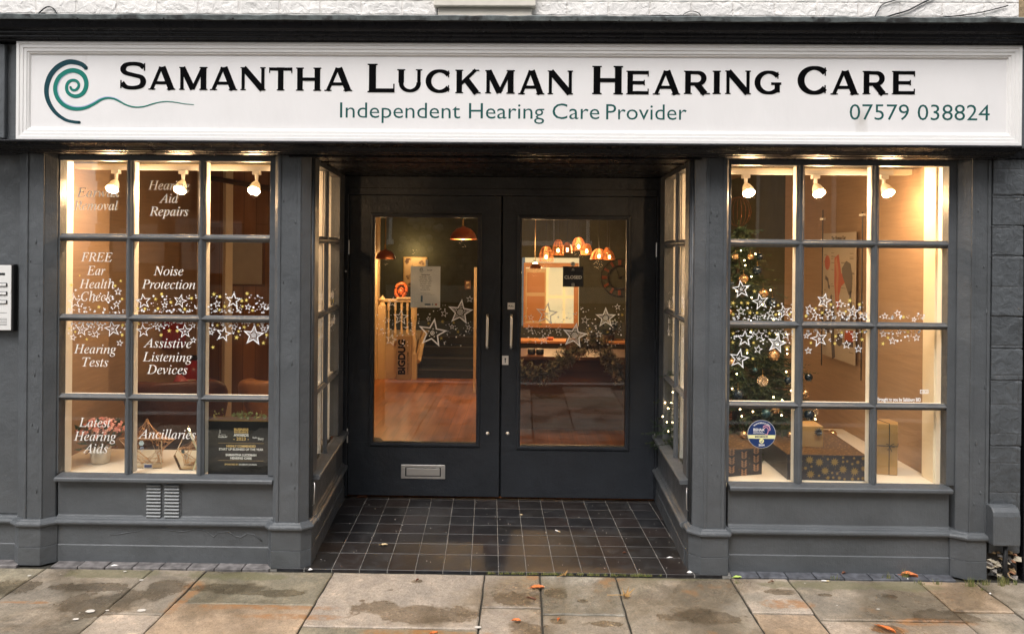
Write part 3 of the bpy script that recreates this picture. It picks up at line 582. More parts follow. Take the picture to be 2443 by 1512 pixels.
def swirl(parent,mp,k=1.0,which='abc',mats=(TEALD,TEAL2,LAV)):
    """spiral emblem; mp(x,z,d) with x,z in sign-crop units"""
    outer=smooth([(413,-328),(392,-309),(358,-298),(325,-297),(288,-312),(258,-337),(236,-370),(223,-415),(224,-460),(240,-503),(270,-543),(312,-572),(350,-582),(380,-585)],6)
    n=len(outer); mb=MB(); mb.ribbon(outer,[(9+8*math.sin(PI*min(1,.15+i/n)))*k+2 for i in range(n)],mp,.0013); mb.disc(outer[0],6.2,mp,.0013); mb.disc(outer[-1],6,mp,.0013); mb.build('emblem',mats[0],parent)
    sp=smooth([(336,-416),(343,-428),(358,-431),(372,-420),(376,-402),(364,-387),(345,-384),(326,-394),(318,-415),(323,-440),(342,-456),(367,-460),(392,-449),(408,-425),(412,-395),(402,-365),(380,-345),(350,-337),(317,-344),(286,-366),(268,-398),(264,-432),(275,-468),(300,-498),(335,-516),(372,-521),(412,-514),(450,-496),(480,-478),(510,-469),(545,-473),(580,-490),(610,-504),(650,-512),(690,-508),(740,-493),(790,-485),(840,-489),(880,-496),(925,-500)],5)
    n=len(sp); ws=[]
    for i in range(n):
        f=i/n; ws.append(8+f/.2*3 if f<.2 else 11+6*(f-.2)/.2 if f<.4 else 17-3*(f-.4)/.2 if f<.6 else 14-8*(f-.6)/.15 if f<.75 else 6-4.5*(f-.75)/.25)
    mb=MB(); mb.ribbon(sp,[w_*k for w_ in ws],mp,.0015); mb.disc(sp[0],4,mp,.0015); mb.build('emblem',mats[1],parent)
    if 'c' in which:
        i0,i1=int(n*.44),int(n*.80); pv=[]
        for i in range(i0,i1):
            a,b=sp[i-1],sp[min(i+1,n-1)]; L=math.dist(a,b) or 1; o=ws[i]/2+3; f=(i-i0)/(i1-i0); pv.append((sp[i][0]-(b[1]-a[1])/L*o,sp[i][1]+(b[0]-a[0])/L*o))
        m=len(pv); mb=MB(); mb.ribbon(pv,[1+6*math.sin(PI*i/m) for i in range(m)],mp,.0012); mb.build('emblem',mats[2],parent)
def smp(x,z,d): p=W(x*.5,-z*.5,Y=SY); return (p.x,SY+d,p.z)
swirl(sign,smp,1.3)
# ================================================================== lettering and star paintings on the glass
GF=GY-.0042
for body,u0,u1,v in (('Earwax',183,285,470),('Removal',176,281,501),('Hearing',353,452,453),('Aid',379,425,484),('Repairs',356,449,515),('FREE',193,268,624),('Ear',207,251,656),('Health',189,273,688),('Check',193,267,718),
 ('Noise',366,437,657),('Protection',338,466,689),('Hearing',176,277,843),('Tests',196,258,874),('Assistive',341,457,829),('Listening',340,458,862),('Devices',350,447,892),('Latest',188,264,1018),('Hearing',176,277,1051),('Aids',197,257,1080),('Ancillaries',329,467,1046)):
    wtext(body,u0,u1,v,21.5,GF,VINYL,winL,'ital',off=-.001)
def star(mb,c,r,kind,mp,rot,wf=1.0):
    ir=r*.42; pts=[(c[0]+(r if i%2==0 else ir)*math.sin(rot+i*PI/5),c[1]+(r if i%2==0 else ir)*math.cos(rot+i*PI/5)) for i in range(10)]
    w0=max(.0023,r*.095)*wf
    if kind=='y': mb.cm=1; mb.add([mp(*p,-.0016) for p in [((q[0]-c[0])*(.95 if i%2==0 else .62)+c[0],(q[1]-c[1])*(.95 if i%2==0 else .62)+c[1]) for i,q in enumerate(pts)]],[tuple(range(10))]); mb.cm=0; return
    if kind=='x':
        mb.cm=1
        for k in range(3): a=rot+k*PI/3; mb.ribbon([(c[0]-r*math.sin(a),c[1]-r*math.cos(a)),(c[0]+r*math.sin(a),c[1]+r*math.cos(a))],r*.33,mp,.0012+k*.0002)
        mb.cm=0; return
    mb.ribbon(pts,w0,mp,.0016,closed=True)
    if kind=='c': mb.ribbon(ell(*c,r*.13,r*.13,0,360,12)[:-1],r*.06,mp,closed=True); mb.disc(c,r*.05,mp); [mb.disc((c[0]+r*.3*math.sin(rot+k*2*PI/5),c[1]+r*.3*math.cos(rot+k*2*PI/5)),r*.045,mp,seg=8) for k in range(5)]
    if kind=='s':
        for q in (.24,.15,.07): mb.ribbon(ell(*c,r*q,r*q,0,360,14)[:-1],r*.035,mp,closed=True)
        for k in range(5):
            a=rot+k*2*PI/5
            for q in (.38,.5,.62,.74):
                hw=r*(.92-q)*.24; mb.ribbon([(c[0]+r*q*math.sin(a)-hw*math.cos(a),c[1]+r*q*math.cos(a)+hw*math.sin(a)),(c[0]+r*q*math.sin(a)+hw*math.cos(a),c[1]+r*q*math.cos(a)-hw*math.sin(a))],r*.035,mp)
    if kind=='d':
        for i in range(10):
            for t in (.0,.33,.66):
                p,q=pts[i],pts[(i+1)%10]; x=p[0]+(q[0]-p[0])*t; z=p[1]+(q[1]-p[1])*t; f=1.22; mb.disc((c[0]+(x-c[0])*f,c[1]+(z-c[1])*f),r*.06,mp,seg=6)
def painting(lst,conv,Y,parent,rects,seed,dots,small=1.0,fn=None,white=CHALK,yellow=YELLOW):
    """hand-drawn stars; lst in photo crop units; random dots inside rects (u0,u1,v0,v1) with density rising to vd"""
    rn=random.Random(seed); mp=lambda x,z,d:(x,Y+d,z); B_={}
    def bk(p):
        key=(min(range(6),key=lambda i:abs(CX[i]-p.x)),p.z>1.36) if Y<.5 else 0
        return B_.setdefault(key,MB())
    CX=[(a+b)/2 for a,b in LX+RX]
    for (x,y,r,k) in lst:
        u,v,s=conv(x,y); p=W(u,v,Y=Y); q=W(u+r*s,v,Y=Y); rr=abs(q.x-p.x); star(bk(p),(p.x,p.z),rr,k,mp,rn.uniform(-.25,.25) if k!='x' else rn.uniform(0,1))
    for (u0,u1,v0,v1,num) in rects:
        placed=0; tries=0
        num=int(num*1.5)
        while placed<num and tries<num*8:
            tries+=1; u=rn.uniform(u0,u1); v=v0+(v1-v0)*(math.sqrt(rn.random()) if v1>v0 else rn.random()**.5)
            if any((conv(x,y)[0]-u)**2+(conv(x,y)[1]-v)**2<((r+5)*conv(x,y)[2])**2 for x,y,r,k in lst): continue
            p=W(u,v,Y=Y); rr=rn.choice([.0022,.0026,.003,.003,.0045,.006])*small; bk(p).disc((p.x,p.z),rr,mp,seg=9,ry=rr*rn.uniform(.85,1.1)); placed+=1
    for m_ in B_.values(): m_.build('star_painting',[white,yellow],parent)
c1=lambda x,y:(x*.33257,312.5+y*.33257,.33257)
LS=[(536,1225,45,'o'),(848,1152,25,'o'),(836,1243,22,'o'),(512,1105,20,'y'),(710,1262,18,'y'),(867,1075,15,'y'),(573,1037,10,'y'),(827,1110,10,'x'),(876,1205,10,'x'),(1030,1222,50,'o'),(1292,1220,45,'c'),(1182,1248,22,'o'),(1117,1205,18,'y'),(1160,1170,12,'x'),(1040,1275,11,'x'),(1134,1273,11,'x'),(1226,1228,12,'x'),(1326,1277,12,'x'),(988,1273,10,'x'),(1374,1200,12,'x'),(1675,1215,50,'d'),(1558,1240,25,'o'),(1780,1262,22,'o'),(1888,1250,22,'o'),(1535,1170,20,'y'),(1613,1258,18,'y'),(1768,1213,18,'y'),(1578,1188,12,'x'),(1773,1165,12,'x'),(1735,1218,12,'x'),(1575,1283,10,'x'),(1812,1287,11,'x'),(1740,1258,10,'x'),
(590,1425,42,'c'),(722,1397,22,'o'),(525,1480,22,'o'),(690,1458,25,'o'),(808,1418,55,'c'),(498,1415,15,'y'),(623,1493,14,'y'),(880,1392,12,'x'),(877,1462,12,'x'),(540,1440,8,'x'),(1028,1432,45,'o'),(1130,1405,22,'o'),(1328,1435,48,'c'),(1384,1395,20,'o'),(995,1382,15,'y'),(1215,1432,20,'y'),(1272,1433,12,'x'),(1156,1463,12,'x'),(1605,1455,50,'d'),(1517,1445,18,'o'),(1680,1405,22,'o'),(1820,1465,70,'s'),(1888,1417,20,'o'),(1560,1392,18,'y'),(1752,1405,20,'y'),(1698,1480,22,'y'),(1712,1437,10,'x'),(1850,1390,10,'x'),(1913,1462,11,'x'),(860,1520,22,'o'),(1388,1500,20,'o'),(1890,1520,18,'y'),(1528,1550,18,'y')]
painting(LS,c1,GF,winL,[(163,302,722,746,34),(163,302,690,722,12),(327,474,715,746,42),(327,474,700,715,10),(497,646,715,746,48),(497,646,700,712,10),(163,302,806,768,42),(327,474,790,768,36),(497,646,812,768,50)],3,0)
c5=lambda x,y:(1630+x*.372,312.5+y*.372,.372)
RS=[(372,1015,55,'c'),(495,1095,50,'c'),(370,1155,27,'o'),(560,1168,25,'o'),(645,1158,40,'c'),(457,1028,16,'y'),(320,1102,18,'y'),(414,1103,17,'y'),(428,1165,17,'y'),(373,1101,9,'x'),(320,1175,10,'x'),(473,1165,9,'x'),(594,1177,9,'x'),(608,1117,9,'x'),(683,1175,9,'x'),(903,1088,45,'c'),(1003,1108,26,'o'),(808,1140,25,'o'),(845,1180,22,'o'),(943,1167,23,'o'),(1005,1170,20,'o'),(1088,1158,38,'c'),(1146,1185,18,'o'),(947,1112,15,'y'),(1068,1087,20,'y'),(890,1165,16,'y'),(850,1138,9,'x'),(1130,1112,11,'x'),(787,1187,10,'x'),(1042,1157,8,'x'),(1293,1187,20,'o'),(1375,1168,20,'o'),(1480,1208,15,'o'),(1413,1193,11,'x'),
(395,1330,48,'d'),(487,1308,32,'o'),(600,1362,58,'s'),(657,1308,28,'o'),(480,1400,26,'o'),(357,1460,60,'c'),(320,1297,16,'y'),(318,1355,16,'y'),(553,1297,16,'y'),(665,1390,18,'y'),(437,1277,9,'x'),(451,1357,9,'x'),(409,1405,9,'x'),(447,1460,9,'x'),(872,1332,50,'c'),(790,1313,18,'o'),(1098,1305,25,'o'),(1047,1370,27,'o'),(1123,1397,24,'o'),(802,1408,22,'o'),(977,1315,16,'y'),(1147,1337,18,'y'),(1015,1292,10,'x'),(972,1362,9,'x'),(818,1358,9,'x'),(1148,1285,9,'x'),(1283,1300,22,'o'),(1387,1287,15,'o'),(1495,1325,22,'o'),(1342,1345,24,'o'),(1280,1363,18,'y'),(1441,1287,9,'x'),(1313,1325,9,'x')]
painting(RS,c5,GF,winR,[(1742,1892,735,762,48),(1742,1892,715,735,8),(1922,2070,735,762,44),(1922,2070,715,735,6),(2099,2210,745,762,20),(1742,1892,830,786,38),(1922,2070,820,786,32),(2099,2195,820,786,20)],4,0)
c3=lambda x,y:(718.75+x*.4134,312.5+y*.4134,.4134)
DG=1.1785
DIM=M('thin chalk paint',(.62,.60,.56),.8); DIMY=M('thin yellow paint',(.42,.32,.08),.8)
painting([(575,1075,42,'c'),(918,1045,68,'s'),(757,1165,78,'c'),(518,1205,32,'o'),(528,988,28,'o'),(825,1053,20,'o'),(735,1083,13,'o'),(870,1130,13,'o'),(966,1133,14,'o'),(972,970,18,'o'),(905,1158,14,'y'),(808,1195,14,'y'),(655,1080,12,'y'),(815,1100,10,'x'),(503,1092,12,'o'),(880,1105,8,'x'),(735,1110,8,'x')],c3,DG,dL,[(899,1132,735,800,62),(899,1132,715,740,12),(899,1132,800,825,12)],5,0,.95,white=CHALK,yellow=DIMY)
painting([(1415,1055,60,'c'),(1577,1180,68,'s'),(1757,1078,55,'s'),(1398,1203,28,'c'),(1318,1140,22,'o'),(1325,1075,16,'o'),(1483,1150,18,'o'),(1637,1090,22,'o'),(1717,1172,18,'o'),(1645,1207,15,'o'),(1825,1015,16,'o'),(1808,1103,18,'o'),(1768,1160,12,'y'),(1320,1212,12,'y'),(1665,1140,12,'y'),(1852,1060,9,'x'),(1380,1115,9,'x')],c3,DG,dR,[(1250,1488,740,800,62),(1250,1488,722,745,10),(1250,1488,800,825,12)],6,0,.95,white=CHALK,yellow=DIMY)
for tf,wn,sd,gx in ((recL,winA,8,1),(recR,winB,9,-1)):
    rn=random.Random(sd); mb=MB(); mp=lambda x,z,d,tf=tf:tf(x,-.0042+d,z)
    for a,b in SX:
        for (z0,z1) in ((1.39,1.50),(1.22,1.345)):
            for k in range(5): star(mb,(rn.uniform(a+.03,b-.03),rn.uniform(z0,z1)),rn.uniform(.012,.03),rn.choice('oocyo'),mp,rn.uniform(-.3,.3))
            for k in range(26): mb.disc((rn.uniform(a+.01,b-.01),rn.uniform(z0-.0,z1)),rn.choice([.003,.004,.006]),mp,seg=8)
    mb.build('star_painting',[CHALK,YELLOW],wn)
# handwriting at the bottom of the right-hand column of panes
wtext('Brought to you by Salisbury BID',2094,2197,957,8.5,GF,CHALK,winR,off=.012)
mb=MB()
for u in (2199.5,2210):
    p=W(u,934,Y=GF); h=.009; mb.ribbon([(p.x-h,p.z-h),(p.x+h,p.z-h),(p.x+h,p.z+h),(p.x-h,p.z+h)],.003,lambda x,z,d:(x,GF+d,z),closed=True); mb.disc((p.x,p.z),.003,lambda x,z,d:(x,GF+d,z))
mb.build('handwritten_icon',CHALK,winR)
# ================================================================== notices
def plate(name,u0,v0,u1,v1,Y,t,mat,label,cat,tilt=0):
    a=W(u0,v0,Y=Y); b=W(u1,v1,Y=Y); e=E(name,((a.x+b.x)/2,Y,b.z),label,cat); mb=MB(); mb.box(a.x,b.x,Y,Y+t,b.z,a.z); mb.build('sheet',mat,e,.0008); return e,a,b
NY=1.1905
e,a,b=plate('opening_hours_notice',980,635,1050,734,NY,.0012,PAPER,'white opening hours sheet stuck inside the glass of the left door','notice')
cx=(a.x+b.x)/2; H=a.z-b.z; Wd=b.x-a.x
def nl(body,f,cap,wd,off=0,mat=INK,dx=0): text(body,(cx+dx,NY-.0002,a.z-H*f),Wd*wd,cap,mat,e,centre=True,off=off,t=.0008)
k=.00011; swirl(e,lambda x,z,d:(cx-.026+(x-355)*k,NY-.0002+d*.6,a.z-H*.095+(z+440)*k),1.2,'ab',(M('grey teal ink',(.10,.14,.15),.8),)*3)
nl('SAMANTHA LUCKMAN',.088,.0042,.20,.02,dx=.028); nl('HEARING CARE',.108,.0042,.15,.02,dx=.028)
nl('Opening Hours',.215,.0075,.29,.03,BLACKL)
for i,(s_,wd) in enumerate((('Monday 9:00am - 5:00pm',.39),('Tuesday 9:00am - 5:00pm',.39),('Wednesday 9:00am - 5:00pm',.44),('Thursday 9:00am - 5:00pm',.40),('Friday 9:00am - 5:00pm',.36),('Saturday By Appointment',.38),('Sunday CLOSED',.25),('Bank Holidays CLOSED',.32))): nl(s_,.263+.0445*i,.0062,wd,.015)
nl('Email us to book an appointment',.655,.004,.34); nl('You can also reach us by telephone for an appointment',.688,.0035,.62)
mb=MB(); mp=lambda x,z,d:(x,NY-.0002+d*.6,z); mb.box(cx-Wd*.155,cx-Wd*.09,NY-.0009,NY-.0002,a.z-H*.865,a.z-H*.71); mb.box(cx-Wd*.02,cx+Wd*.18,NY-.0009,NY-.0002,a.z-H*.94,a.z-H*.905); mb.disc((cx+Wd*.245,a.z-H*.922),.0052,mp,seg=16); mb.build('blue_badge',M('blue ink',(.06,.13,.2),.7),e)
mb=MB(); mb.box(cx+Wd*.33,cx+Wd*.395,NY-.0009,NY-.0002,a.z-H*.945,a.z-H*.90); mb.build('red_badge',M('red ink',(.5,.14,.1),.7),e)
p=W(1018,626,Y=NY); mb=MB(); mb.box(p.x-.008,p.x+.008,NY-.0035,NY-.0015,p.z-.03,p.z+.02); mb.build('tape',M('clear tape',(.6,.6,.55),.3),e,.001)
e,a,b=plate('closed_sign',1343,635.5,1391.5,684.5,NY,.002,M('black card',(.012,.012,.015),.5),'small square black CLOSED sign hanging inside the right door','sign')
cx=(a.x+b.x)/2; text('CLOSED',(cx,NY-.0002,W(1367,665,Y=NY).z),(b.x-a.x)*.86,.0215,VINYL,e,centre=True,off=.028)
text('Temporarily closed',(cx,NY-.0002,W(1367,671.5,Y=NY).z),(b.x-a.x)*.38,.004,INK,e,centre=True)
mb=MB(); p=W(1367,643.5,Y=NY); mp=lambda x,z,d:(x,NY-.0002+d,z)
mb.ribbon([(p.x-.008,p.z-.009),(p.x-.004,p.z+.008),(p.x,p.z-.004),(p.x+.005,p.z+.009),(p.x+.008,p.z-.009)],.003,mp,.0008); p=W(1367,679,Y=NY); mb.ribbon([(p.x-.009,p.z-.009),(p.x+.009,p.z-.009),(p.x+.009,p.z+.009),(p.x-.009,p.z+.009)],.0025,mp,.0008,closed=True); mb.disc((p.x,p.z),.005,mp,.0008); mb.build('emblem',M('pale print',(.5,.48,.45),.7),e)
p=W(1367,630,Y=NY); mb=MB(); mb.lathe([(.0001,-.002),(.008,-.004),(.015,-.0005),(.016,0)],(p.x,NY,p.z),16,'y'); mb.tube([(p.x,NY-.004,p.z),(p.x,NY-.006,p.z-.014)],.0018,6); mb.build('suction_cup',M('clear plastic',(.45,.42,.38),.15),e,smooth=True)
# round member sticker
SYt=GY-.0045
a=W(1817,1035,Y=SYt); r=abs(W(1850,1035,Y=SYt).x-a.x); e=E('window_sticker',(a.x,SYt,a.z),'round navy BSHAA member sticker on the lowest pane before the Christmas tree','sticker')
NAVY=M('navy print',(.012,.035,.13),.35); CRM=M('pale yellow print',(.80,.76,.38),.5); PINK=M('pink print',(.75,.35,.42),.5)
mp=lambda x,z,d:(a.x+x,SYt+d,a.z+z)
mb=MB(); mb.disc((0,0),r*1.02,mp,.0000,40); mb.build('rim',VINYL,e); mb=MB(); mb.disc((0,0),r,mp,.0004,40); mb.build('disc',NAVY,e)
mb=MB(); mb.poly([(r*math.cos(t_),r*math.sin(t_)) for t_ in (R(185+0),R(180+12),R(180+17))][:0]+[(-r*.997,-.065*r),(r*.997,-.065*r),(r*.94,-.33*r),(-r*.94,-.33*r)],mp,.0008); mb.build('band',CRM,e)
def st(body,x,z,wd,cap,mat,off=.02,arc=None): text(body,(a.x+x,SYt-.0009,a.z+z),wd,cap,mat,e,centre=True,off=off,arc=arc,t=.0006)
st('MEMBER',0,-.26*r,r*.95,r*.145,M('navy ink',(.03,.05,.12),.5)); st('BSHAA',-.20*r,.22*r,r*.80,r*.19,VINYL,.03); st('The British Society of',-.27*r,.12*r,r*.70,r*.055,VINYL); st('Hearing Aid Audiologists',-.20*r,.03*r,r*.82,r*.055,VINYL)
st('2024',0,-.86*r,r*.42,r*.13,VINYL,.03); text('WWW.BSHAA.ORG',(a.x,SYt-.0009,a.z+r*.76),r*1.2,r*.11,VINYL,e,centre=True,off=.02,arc=r*.76,t=.0006)
mb=MB(); mb.ribbon(ell(.33*r,.38*r,.27*r,.25*r,150,-30,16),.055*r,mp,.001); mb.ribbon(smooth([(.16*r,.36*r),(.25*r,.48*r),(.40*r,.48*r),(.47*r,.34*r),(.45*r,.12*r),(.38*r,-.02*r),(.25*r,0)],4),.045*r,mp,.0011); mb.build('ear_emblem',PINK,e)
mb=MB(); mb.poly([((.17+.012*(-1)**i)*r*math.cos(i*PI/12),-.5*r+(.17+.012*(-1)**i)*r*math.sin(i*PI/12)) for i in range(24)],mp,.0008); mb.build('rosette',CRM,e)
mb=MB(); mb.ribbon([(-.08*r,-.52*r),(-.02*r,-.58*r),(.08*r,-.44*r)],.04*r,mp,.0012); mb.build('tick',NAVY,e)
# ================================================================== walls round the shopfront
def brickmat(name,col,mort,bw,bh,sc_=1,bump=.5,rough=.7,var=.1,noise_b=.5,offs=(0,0,0)):
    m=bpy.data.materials.new(name); m.use_nodes=True; n,l=nodes(m); b=n['Principled BSDF']; tc=n.new('ShaderNodeTexCoord'); sx=n.new('ShaderNodeSeparateXYZ'); cb=n.new('ShaderNodeCombineXYZ')
    nz=n.new('ShaderNodeTexNoise'); nz.inputs['Scale'].default_value=7; nz.inputs['Detail'].default_value=6; l.new(tc.outputs['Object'],nz.inputs[0])
    l.new(tc.outputs['Object'],sx.inputs[0])
    ad=n.new('ShaderNodeMath'); ad.operation='MULTIPLY_ADD'; ad.inputs[1].default_value=.012; l.new(nz.outputs[0],ad.inputs[0]); l.new(sx.outputs[2],ad.inputs[2])
    l.new(sx.outputs[0],cb.inputs[0]); l.new(ad.outputs[0],cb.inputs[1])
    br=n.new('ShaderNodeTexBrick'); br.inputs['Scale'].default_value=1; br.inputs['Brick Width'].default_value=bw; br.inputs['Row Height'].default_value=bh; br.inputs['Mortar Size'].default_value=.006*sc_; br.inputs['Mortar Smooth'].default_value=.6
    br.inputs['Color1'].default_value=(*[c*(1-var) for c in col],1); br.inputs['Color2'].default_value=(*[c*(1+var) for c in col],1); br.inputs['Mortar'].default_value=(*mort,1)
    mp_=n.new('ShaderNodeMapping'); mp_.inputs['Location'].default_value=offs; l.new(cb.outputs[0],mp_.inputs[0]); l.new(mp_.outputs[0],br.inputs['Vector'])
    mx=n.new('ShaderNodeMix'); mx.data_type='RGBA'; mx.blend_type='MULTIPLY'; mx.inputs[0].default_value=1; l.new(br.outputs['Color'],mx.inputs[6])
    mr=n.new('ShaderNodeMapRange'); mr.inputs[1].default_value=.3; mr.inputs[2].default_value=.7; mr.inputs[3].default_value=1-var*2.2; mr.inputs[4].default_value=1.05; l.new(nz.outputs[0],mr.inputs[0]); l.new(mr.outputs[0],mx.inputs[7]); l.new(mx.outputs[2],b.inputs['Base Color'])
    b.inputs['Roughness'].default_value=rough
    bp=n.new('ShaderNodeBump'); bp.invert=True; bp.inputs['Strength'].default_value=bump; bp.inputs['Distance'].default_value=.01*sc_; l.new(br.outputs['Fac'],bp.inputs['Height'])
    n2=n.new('ShaderNodeTexNoise'); n2.inputs['Scale'].default_value=22/sc_; n2.inputs['Detail'].default_value=7; n2.inputs['Distortion'].default_value=.6; l.new(tc.outputs['Object'],n2.inputs[0])
    b2=n.new('ShaderNodeBump'); b2.inputs['Strength'].default_value=noise_b; b2.inputs['Distance'].default_value=.02*sc_; l.new(n2.outputs[0],b2.inputs['Height']); l.new(bp.outputs[0],b2.inputs['Normal']); l.new(b2.outputs[0],b.inputs['Normal'])
    return m
WB=brickmat('white painted brick',(.82,.79,.76),(.74,.70,.66),.225,.075,var=.05,bump=.45,noise_b=.7,offs=(0,.02,0))
mb=MB(); mb.box(-4.2,2.66,-.02,.3,2.99,4.4); uw=mb.build('brick_wall',WB); tag(uw,'rough white painted brick wall above the shop cornice','wall')
mb=MB(); a=W(1035,0,Y=-.06); b=W(1278,17,Y=-.06); mb.box(a.x,b.x,-.07,-.02,b.z,3.35); mb.box(a.x+.02,b.x-.02,-.045,-.0201,3.0,b.z-.001); mb.build('window_ledge',M('white painted stone',(.68,.63,.55),.6,bump=.3,bs=20,var=.08),uw,.006)
mb=MB(); mb.box(2.6605,2.80,-.005,.3,2.90,4.4); o=mb.build('stone_quoin',M('bare buff stone',(.34,.25,.15),.9,var=.4,vs=25,bump=1,bs=25)); tag(o,'bare buff stone quoin at the top right corner of the white wall','stone quoin')
def cable(pts,r,label,Y=-.03,name='cable'):
    mb=MB(); mb.tube(smooth([tuple(W(u,v,Y=Y)) for u,v in pts],5),r,6); o=mb.build(name,RUBBER,None,smooth=True); tag(o,label,'cable'); return o
cable([(83,43),(95,30),(108,19),(120,17),(130,24),(138,38),(140,44)],.0035,'looped black cable end sticking up behind the lead flashing at the left')
cable([(20,41),(50,39),(78,41),(95,34),(108,33)],.003,'short tangled black cable lying on the flashing next to the loop')
cable([(1044,-3),(1044,20),(1044.5,46)],.0032,'straight black cable hanging down past the white window ledge')
cable([(1628,46),(1632,34),(1650,27),(1668,33),(1674,46)],.0022,'thin dark wire arch standing above the flashing right of centre')
cable([(2087,42),(2096,24),(2110,9),(2150,-3)],.003,'thin black cable curving up the white wall at the upper right')
cable([(2108,44),(2130,36),(2165,26),(2200,8),(2230,-6)],.0045,'thicker black cable rising over the white wall at the upper right')
cable([(380,45),(470,36),(640,37),(820,41),(960,44),(1080,42),(1250,45),(1420,42),(1600,38),(1800,44),(1950,46)],.0028,'long thin wire running along the foot of the white brick wall')
cable([(2030,47),(2150,46),(2240,42),(2330,32),(2405,14)],.003,'dirty wire rising along the wall toward the stone quoin')
# neighbouring front on the left
nb=E('neighbour_front',(-3.2,.1,0),'plain grey painted timber panelling left of the shopfront behind the intercom','shop wall')
mb=MB(); mb.box(-4.2,-2.835,.075,.12,.26,2.287); mb.build('wall_panel',GREY,nb)
mb=MB(); mb.prism([(GY+d+.002,z) for d,z in PR[:13]]+[(.12,.255),(.12,0)],-4.2,-2.835,'x'); mb.build('skirting',GREY,nb,.002)
mb=MB(); a=W(0,105,Y=-.075); mb.box(-4.2,-2.742,-.075,-.0605,2.345,2.866); mb.box(W(3,200,Y=-.08).x,W(17,200,Y=-.08).x,-.10,-.0755,2.35,2.86); mb.box(W(-40,200,Y=-.08).x,W(0,200,Y=-.08).x,-.088,-.0755,2.35,2.86); mb.build('fascia_panel',GREY,nb,.004)
# intercom
a=W(-60,632,Y=.03); b=W(25.5,788,Y=.03)
ic=E('intercom',(b.x-.08,.074,b.z),'white fronted entry intercom with black surround at the left edge','intercom')
mb=MB(); mb.box(a.x-.01,W(30,700,Y=.03).x,.036,.0745,b.z-.008,a.z+.006); mb.build('casing',BLACK,ic,.006)
mb=MB(); mb.box(a.x,b.x,.031,.0359,b.z,a.z); mb.build('front_plate',M('white aluminium',(.74,.73,.71),.4),ic,.004)
for v0,v1 in ((646,662),(680,695),(700,715)): pass
for v in (654,):
    p=W(5,v,Y=.03); mb=MB(); mb.box(a.x+.03,W(12,v,Y=.03).x,.0302,.0309,p.z-.006,p.z+.007); mb.build('name_window',BLACK,ic)
for v in (679,699.5,720):
    p=W(5,v,Y=.03); x1=W(17.5,v,Y=.03).x; mb=MB(); mb.box(a.x+.03,x1,.026,.0309,p.z-.0105,p.z+.0105); bt=mb.build('call_button',BLACK,ic,.003)
    mb=MB(); mb.box(a.x+.033,x1-.004,.0242,.0259,p.z-.007,p.z+.007); mb.build('button_label',M('button white',(.75,.74,.72),.4),ic,.002)
mb=MB()
for v in (746,760,763.5,767.5,771.5,775):
    p=W(5,v,Y=.03); mb.box(a.x+.03,W(16.5,v,Y=.03).x,.0304,.0309,p.z-.0011,p.z+.0011)
mb.build('speaker_slots',M('slot grey',(.12,.12,.12),.5),ic)
# painted masonry pier at the right, cable box, damp rubble at its foot
PB=brickmat('grey painted masonry',(.080,.088,.096),(.07,.075,.08),.6,.16,var=.12,bump=.3,noise_b=.55,rough=.45)
pier=E('masonry_pier',(2.64,.02,0),'grey painted stone pier with rough joints right of the shopfront','wall')
zs=[.14]+[W(2395,v,Y=.01).z for v in (1065,908,832,756,611,539,466)]+[2.29]
mb=MB()
for z0,z1 in zip(zs[:-1],zs[1:]):
    N=8; vs=[];
    y=.012+rnd.uniform(-.004,.004); xr=2.720+rnd.uniform(-.004,.004); n=10
    ring=lambda z,dy,dx:[(2.553,.25,z),(2.553,y+dy,z)]+[(2.553+(xr+dx-2.553)*i/n,y+dy+.003*noise.noise(Vector((i,z*9,2))),z+.004*noise.noise(Vector((i*1.7,z*5,0)))) for i in range(1,n+1)]+[(xr+dx,.25,z)]
    k=n+3; rs=[ring(z0+.000,.006,-.003),ring(z0+.007,0,0),ring(z1-.006,0,0),ring(z1,.006,-.003)]
    mb.add([p for r_ in rs for p in r_],[(i+j*k,(i+1)%k+j*k,(i+1)%k+(j+1)*k,i+(j+1)*k) for j in range(3) for i in range(k)]+[tuple(range(k)),tuple(range(3*k,4*k))])
mb.build('stonework',PB,pier,.002)
mb=MB()
for v in (1065,908,832,756,611,539,466):
    pts=[tuple(W(2361+i*7.5,v+3*noise.noise(Vector((i*.7,v,0))),Y=.010)) for i in range(9)]; mb.tube(pts,[.0012+.0013*abs(noise.noise(Vector((i,v,3)))) for i in range(9)],5)
mb.build('joint_ridge',GREY,pier,smooth=True)
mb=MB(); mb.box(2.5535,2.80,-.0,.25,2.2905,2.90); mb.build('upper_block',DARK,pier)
mb=MB(); rr=random.Random(5); rub=[(.22,.20,.18),(.36,.18,.10),(.48,.42,.32),(.03,.03,.03),(.30,.20,.10),(.10,.09,.08)]
for k in range(46):
    x=rr.uniform(2.56,2.715); z=rr.uniform(.0,.15); s_=rr.uniform(.012,.032); mb.cc=rr.choice(rub); q=rr.uniform(0,3); c,s2=math.cos(q)*s_,math.sin(q)*s_
    mb.add([(x+c,.02+rr.uniform(-.01,.02),z+s2*.6),(x-s2,.02,z+c*.6),(x-c,.03,z-s2*.6),(x+s2,.035,z-c*.6),(x,.0+rr.uniform(-.012,.01),z)],[(0,1,4),(1,2,4),(2,3,4),(3,0,4)])
mb.cc=(.05,.045,.04); mb.box(2.555,2.72,.04,.25,-.02,.139)
rbm=bpy.data.materials.new('rubble'); rbm.use_nodes=True; n_,l_=nodes(rbm); a_=n_.new('ShaderNodeAttribute'); a_.attribute_name='tone'; l_.new(a_.outputs['Color'],n_['Principled BSDF'].inputs['Base Color']); n_['Principled BSDF'].inputs['Roughness'].default_value=.9
mb.build('broken_rubble',rbm,pier)
